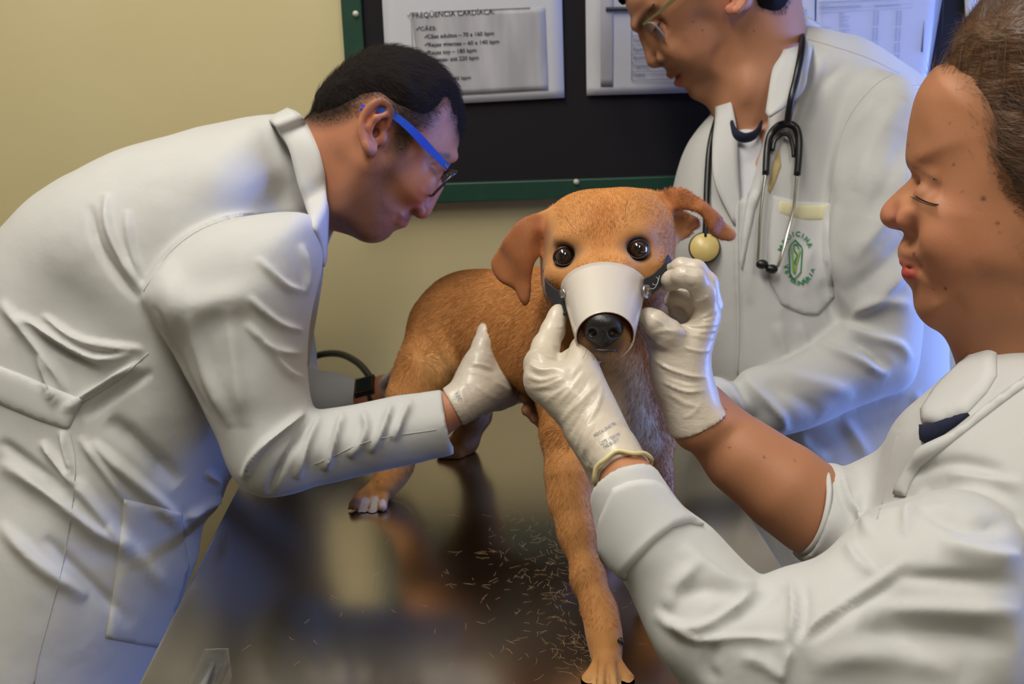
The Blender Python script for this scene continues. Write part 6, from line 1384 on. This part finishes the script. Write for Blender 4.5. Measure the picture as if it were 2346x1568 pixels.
MB().tube(smooth_open([la_ + dl * .012 + H2.n * .012, la_ + dl * .009 - nf * .003, la_ + dl * .012 - H2.n * .012], 4), .0008, 6).obj('bridge', m_riv, gl2)

# coat
CO2.sub(Cone(P(1712, 190, 1.34), P(1706, 420, 1.305), 0.042, 0.020), 0.006)
kv2, kq2 = CO2.mesh(0.0038, 2, box=(np.array([-9, -9, 0.5]), np.array([9, 9, 9])))
F2_ = [([(1908, 430), (1893, 560), (1903, 660), (1928, 732)], 9, -4), ([(1915, 470), (1903, 560), (1915, 650)], 14, 4), ([(1890, 120), (1850, 230), (1820, 300)], 14, 5, 9), ([(1940, 140), (1880, 200), (1845, 290)], 12, -4), ([(2000, 230), (1930, 330), (1905, 430)], 10, 4, 16), ([(2060, 230), (2000, 330), (1960, 440)], 20, 4), ([(2080, 300), (2040, 400), (1990, 500)], 22, -4), ([(2080, 420), (2020, 520), (1950, 600)], 24, 6, 14), ([(2090, 540), (2010, 620), (1930, 680)], 22, -6), ([(2090, 610), (2010, 690), (1950, 720)], 20, 7, 12), ([(1960, 740), (1980, 700), (2040, 690), (2090, 700)], 16, 6, 10), ([(1930, 745), (1990, 770), (2060, 790), (2090, 830)], 14, 8, 8), ([(1940, 770), (1990, 800), (2030, 850)], 14, -9), ([(1880, 790), (1960, 820), (2040, 860)], 13, 7, 8), ([(1780, 840), (1850, 870), (1960, 900)], 20, 5, 14), ([(1700, 865), (1740, 900), (1790, 950), (1800, 990)], 14, 7, 9), ([(1690, 880), (1720, 930), (1730, 990)], 12, -5), ([(1640, 870), (1680, 900), (1720, 960)], 12, 6, 8), ([(1760, 870), (1840, 920), (1880, 950)], 20, -4),
    ([(1692, 420), (1690, 560), (1694, 760), (1690, 860)], 6, 5, 12), ([(1705, 360), (1702, 500), (1704, 700), (1700, 850)], 9, -3), ([(1720, 480), (1712, 560), (1716, 700)], 12, 4), ([(1640, 300), (1660, 420), (1688, 520)], 14, 5, 10), ([(1780, 460), (1790, 600), (1780, 800)], 14, 3), ([(1880, 640), (1900, 700), (1920, 740)], 12, -6), ([(1830, 740), (1850, 800), (1860, 820)], 10, 4), ([(1780, 740), (1795, 800), (1790, 830)], 12, 4), ([(1860, 560), (1840, 620), (1850, 680)], 12, 3), ([(1740, 1020), (1780, 1120), (1830, 1300)], 18, 5), ([(1830, 990), (1850, 1030), (1900, 1060)], 14, 5), ([(1930, 960), (1960, 1000), (1990, 1050)], 14, 4), ([(2090, 900), (2110, 940), (2100, 1000)], 12, 4)]
kv2 = folds(kv2, kq2, F2_); kv2 = lap(kv2, kq2, 1); kv2 += vnormals(kv2, kq2) * (0.0014 * vnoise(kv2, 14))[:, None]
m_coat_s = mat('white_cotton_stained', (208, 208, 206), 0.85, sheen=0.2); bump_noise(m_coat_s, 26, 0.35, 0.004, 3)
coat2 = obj('lab_coat', kv2, kq2, m_coat, man2); bc2 = bvh_of(kv2, kq2)
ob = lambda x, y, o=0.0: (hit(bc2, x, y, o) or (P(x, y, 1.32), 0))[0]
# shirt
tv = Vol(); tv.add(Cone(P(1712, 372, 1.368), P(1726, 560, 1.385), 0.047, 0.088), 0.01); tV, tQ = tv.mesh(0.005, 1); obj('t_shirt', tV, tQ, mat('white_t_shirt', (200, 200, 205), .9), man2)
MB().tube(smooth_open([P(1674, 285, 1.33), P(1684, 306, 1.318), P(1706, 316, 1.312), P(1730, 308, 1.316), P(1744, 286, 1.33)], 5), 0.0052, sec=[(1.3, .3), (1.3, -.3), (-1.3, -.3), (-1.3, .3)]).obj('t_shirt_neckband', m_navy, man2, label='navy blue t-shirt neckband')
def lay(poly, dlist):
    pass
def ribbon(name, A, B, th, m, par, n=5):
    V, Fc = band(A, B, th, n); return obj(name, V, Fc, m, par, True)
# collar: near side folds from behind the neck down to the lapel
bb2 = bvh_of(bv2, bq2)
ribbon('collar', [P(1850, 40, 1.46), P(1824, 64, 1.40), P(1806, 92, 1.345), P(1788, 130, 1.305), P(1770, 160, 1.295), P(1762, 205, 1.285), P(1755, 260, 1.28)],
       [P(1880, 60, 1.47), P(1868, 84, 1.40), P(1862, 110, 1.325), P(1852, 160, 1.285), P(1842, 205, 1.275), P(1806, 240, 1.270), P(1762, 268, 1.270)], 0.004, m_coat2, coat2)
patch('lapel', bc2, [(1756, 262), (1800, 246), (1832, 232), (1826, 260), (1790, 330), (1760, 400), (1730, 480), (1712, 560), (1700, 620), (1694, 600), (1704, 500), (1720, 420), (1738, 350), (1752, 310), (1760, 290)], 0.005, m_coat2, coat2, step=9, nsm=6)
ribbon('collar', [P(1730, 60, 1.46), P(1676, 160, 1.44), P(1664, 196, 1.40), P(1676, 236, 1.345), P(1688, 300, 1.325), P(1690, 380, 1.315), P(1696, 470, 1.31)],
       [P(1690, 70, 1.48), P(1648, 180, 1.46), P(1640, 222, 1.40), P(1640, 270, 1.35), P(1632, 340, 1.325), P(1638, 420, 1.31), P(1684, 520, 1.305)], 0.004, m_coat2, coat2)
patch('breast_pocket', bc2, [(1770, 448), (1830, 462), (1902, 466), (1898, 560), (1912, 680), (1874, 722), (1838, 720), (1790, 698), (1762, 644), (1758, 560), (1764, 500)], 0.0022, m_coat2, coat2, step=9, nsm=3)
patch('pocket_trim', bc2, [(1778, 456), (1830, 468), (1900, 470), (1892, 508), (1850, 510), (1810, 502), (1776, 492)], 0.0036, mat('yellowed_trim', (206, 200, 162), .9), coat2, step=8, label='yellowish pocket trim')
m_stain = mat('iodine_stain', (192, 170, 120), .9)
patch('stain', bc2, [(1778, 350), (1786, 340), (1790, 380), (1776, 420), (1764, 445), (1758, 436), (1766, 400)], 0.0002, m_stain, coat2, step=6, lift=0.0004, dip=0, label='tan stain beside the stethoscope')
seams(bc2, coat2, [([(1693, 440), (1691, 560), (1694, 760), (1690, 860)], 0.0006), ([(2055, 165), (2000, 200), (1940, 280), (1912, 380), (1900, 470)], 0.0005), ([(1850, 90), (1900, 104), (1985, 132), (2060, 168)], 0.0005), ([(1764, 500), (1758, 560), (1762, 644), (1790, 698), (1838, 720), (1874, 722), (1912, 680)], 0.0005), ([(1600, 640), (1612, 760), (1620, 860)], 0.0004)])
# embroidered crest on the pocket
bp2 = bvh_of(kv2, kq2)
m_gt = mat('green_embroidery', (32, 130, 78), 0.8); m_gl = mat('light_green_embroidery', (126, 176, 52), 0.8)
def crest(pl, r, m, nm='crest'):
    pts = [ob(x, y, 0.0042) for x, y in smooth_open(pl, 3)] if len(pl) > 2 and nm != 'crest_outline' else [ob(x, y, 0.0042) for x, y in pl]
    MB().tube(pts, r, 5).obj(nm, m, coat2)
crest([(1819, 551), (1833, 566), (1836, 575), (1834, 625), (1818, 640), (1806, 634), (1803, 575), (1808, 562), (1819, 551)], 0.0008, m_gt, 'crest_outline')
crest([(1810, 570), (1813, 600), (1817, 628), (1824, 600), (1831, 575)], 0.0010, m_gl, 'crest_letter'); crest([(1827, 572), (1824, 562), (1816, 563), (1816, 574), (1824, 586), (1818, 600), (1820, 610)], 0.0007, m_gt, 'crest_serpent')
def arc_text(name, body, cx, cy, R, a0, a1, h, m, inward=False):
    n = len(body)
    for i, ch in enumerate(body):
        if ch == ' ': continue
        a = math.radians(a0 + (a1 - a0) * i / (n - 1)); x = cx + R[0] * math.cos(a); y = cy - R[1] * math.sin(a)
        V, Fc = text_mesh(ch, 1.0, 'CENTER', 0.03)
        if not Fc: continue
        rot = a - math.pi / 2 if not inward else a + math.pi / 2; k = h / 0.70; out = []
        for vx, vy, vz in V:
            qx = x + (vx * math.cos(rot) - vy * math.sin(rot)) * k; qy = y - (vx * math.sin(rot) + vy * math.cos(rot)) * k; out.append(ob(qx, qy, 0.0042))
        obj(name, np.array(out), Fc, m, coat2, False)
arc_text('crest_word', 'MEDICINA', 1822, 590, (30, 48), 158, 30, 11, m_gt); arc_text('crest_word', 'VETERINÁRIA', 1829, 598, (37, 56), 196, 334, 10, m_gt, True)
legs(man2, 0.66, 1.42, m_jean, 0.06, 0.07, 0.7); shoes(man2, 0.66, 1.40, -1, -0.5, 0.06, 0.07)

# ------------------------------------------------------------------ stethoscope
st = thing('stethoscope', P(1790, 250, 1.29), 'black stethoscope with steel ear tubes hanging round the neck of the standing person', 'stethoscope')
def dep(x, y, o=0.012):
    h = hit(bc2, x, y, 0); return proj(h[0][None])[2][0] - o if h is not None else 1.30
tb_ = [P(1700, 40, 1.46), P(1760, 40, 1.46), P(1812, 62, 1.42), P(1830, 70, 1.375), P(1838, 92, 1.318), P(1834, 130, 1.275), P(1824, 180, 1.262), P(1812, 230, 1.256), P(1804, 285, min(1.27, dep(1804, 285, .016)))]
MB().tube(smooth_open(tb_, 6), 0.0046, 12).obj('tubing', m_black, st)
for pts in ([(1804, 283), (1782, 290), (1764, 312), (1757, 350), (1754, 400)], [(1804, 283), (1822, 292), (1830, 315), (1830, 355), (1826, 402)]):
    MB().tube(smooth_open([P(x, y, dep(x, y, .015)) for x, y in pts], 6), np.linspace(.0052, .0044, 25)[:len(smooth_open(pts, 6))], 12).obj('yoke_arm', m_black, st)
MB().tube(smooth_open([P(x, y, dep(x, y, .012)) for x, y in [(1770, 345), (1776, 322), (1792, 308), (1808, 312), (1816, 335), (1818, 360)]], 6), 0.0026, 8).obj('yoke_spring', m_black, st)
m_chr = mat('chrome', (200, 200, 195), 0.18, 1.0)
MB().tube(smooth_open([P(x, y, dep(x, y, .014)) for x, y in [(1754, 398), (1748, 440), (1742, 500), (1739, 560), (1737, 600), (1745, 612), (1752, 614)]], 6), 0.0022, 10).obj('ear_tube', m_chr, st)
MB().tube(smooth_open([P(x, y, dep(x, y, .014)) for x, y in [(1826, 400), (1822, 440), (1818, 480), (1808, 520), (1798, 560), (1788, 595), (1782, 612)]], 6), 0.0022, 10).obj('ear_tube', m_chr, st)
for (x, y, dx) in ((1746, 606, -8), (1768, 617, 10)):
    v = Vol(); c = P(x, y, dep(x, y, .014)); v.add(Ell(c, (.0080, .0062, .0062)), .002); a_, b_ = v.mesh(.0012, 1); obj('ear_tip', a_, b_, m_black, st)
MB().tube(smooth_open([P(1690, 200, 1.48), P(1655, 240, 1.43), P(1640, 280, dep(1640, 280, .006)), P(1626, 340, dep(1626, 340, .006)), P(1620, 420, dep(1620, 420, .006)), P(1618, 490, dep(1618, 490, .010)), P(1616, 545, dep(1616, 545, .012))], 6), 0.0042, 12).obj('tubing', m_black, st)
cc_ = P(1614, 568, dep(1614, 568, .016)); axd = unit(-FW * .97 - RT * .15 + UP * .1)
MB().rev(cc_ - axd * .006, axd, [(0, .001), (0, .018), (.002, .0202), (.006, .0206), (.008, .0200), (.0085, .0188)], 40).obj('chest_piece_rim', m_black, st)
MB().rev(cc_ - axd * .006, axd, [(.0070, .0192), (.0084, .0188), (.0086, .0001)], 40).obj('diaphragm', mat('cream_diaphragm', (206, 184, 116), .35), st, label='cream yellow diaphragm')
# ================================================================== SMALL THINGS ON THE TABLE
m_clear = glassy(mat('clear_case_plastic', (235, 240, 245), 0.06, trans=1.0, ior=1.3), 0.55)
m_white = mat('white_plastic', (225, 225, 222), 0.3)
case = thing('thermometer_case', onz(492, 1545, TZ), 'clear plastic case holding a white stick on the near left table corner', 'case')
c0 = onz(500, 1520, TZ); c1 = onz(440, 1650, TZ); ax_ = unit(c1 - c0); sd2 = np.array([-ax_[1], ax_[0], 0]); L_ = np.linalg.norm(c1 - c0)
def shellbox(c, h, A, t):
    m = MB(); A = np.array(A)
    for i in range(3):
        for s in (-1, 1):
            hh = np.array(h, float).copy(); hh[i] = t; m.obox(c + A[i] * s * (h[i] - t), hh, A)
    return m
cc0 = c0 + ax_ * L_ / 2 + np.array([0, 0, .0075]); o = shellbox(cc0, (L_ / 2, .0105, .0072), [ax_, sd2, np.array([0, 0, 1.0])], .0006).obj('case_shell', m_clear, case, False); b_ = o.modifiers.new('b', 'BEVEL'); b_.width = .0004; b_.segments = 1
MB().tube([c0 + ax_ * .012 + np.array([0, 0, .006]), c1 - ax_ * .005 + np.array([0, 0, .006])], [.0012, .0052], 12).obj('white_stick', m_white, case)
for s in (-1, 1): MB().rev(c0 + ax_ * .004 + sd2 * s * .006 + np.array([0, 0, .0148]), (0, 0, 1), [(0, .0011), (.0004, .0011), (.0004, .0006), (0, .0006)], 12).obj('case_dimple', m_clear, case)
# shed hairs lying on the steel
m_shed = mat('shed_hair', (204, 168, 116), 0.45, spec=0.6)
rs = random.Random(21); N_ = 430; pts = np.zeros((N_, 5, 3), np.float32)
cl = [(1280, 1260, 120, 110), (1180, 1210, 70, 60), (1230, 1330, 120, 60), (1320, 1480, 60, 60), (1250, 1420, 130, 90), (1120, 1330, 160, 130), (1540, 1420, 60, 60), (900, 1300, 260, 150), (700, 1450, 160, 90), (1230, 950, 60, 40), (1300, 1350, 60, 50)]
wts = [6, 3, 4, 5, 4, 3, 2, 1.2, .6, .6, 3]
for i in range(N_):
    cx_, cy_, sx_, sy_ = rs.choices(cl, wts)[0]; x = rs.gauss(cx_, sx_ * .6); y = rs.gauss(cy_, sy_ * .6)
    p = onz(x, min(max(y, 930), 1600), TZ + .0004)
    p[0] = min(max(p[0], TX0 + .01), TX1 - .01); a = rs.uniform(0, 6.28); k = rs.uniform(-1.1, 1.1); L = rs.uniform(.004, .013)
    for j in range(5):
        pts[i, j] = p; p = p + np.array([math.cos(a), math.sin(a), 0]) * L / 4; a += k / 4; p[2] = TZ + .0004 + (0.0004 if j == 2 else 0)
hc = bpy.data.hair_curves.new('shed_hairs'); hc.add_curves([5] * N_); hc.attributes['position'].data.foreach_set('vector', pts.ravel())
ra = hc.attributes.get('radius') or hc.attributes.new('radius', 'FLOAT', 'POINT'); ra.data.foreach_set('value', np.full(N_ * 5, 0.000075, np.float32)); hc.materials.append(m_shed)
so = bpy.data.objects.new('shed_hairs', hc); COL.objects.link(so); so['kind'] = 'stuff'; so['label'] = 'short pale dog hairs scattered over the steel table top'; so['category'] = 'hair'
print('SCRIPT DONE')
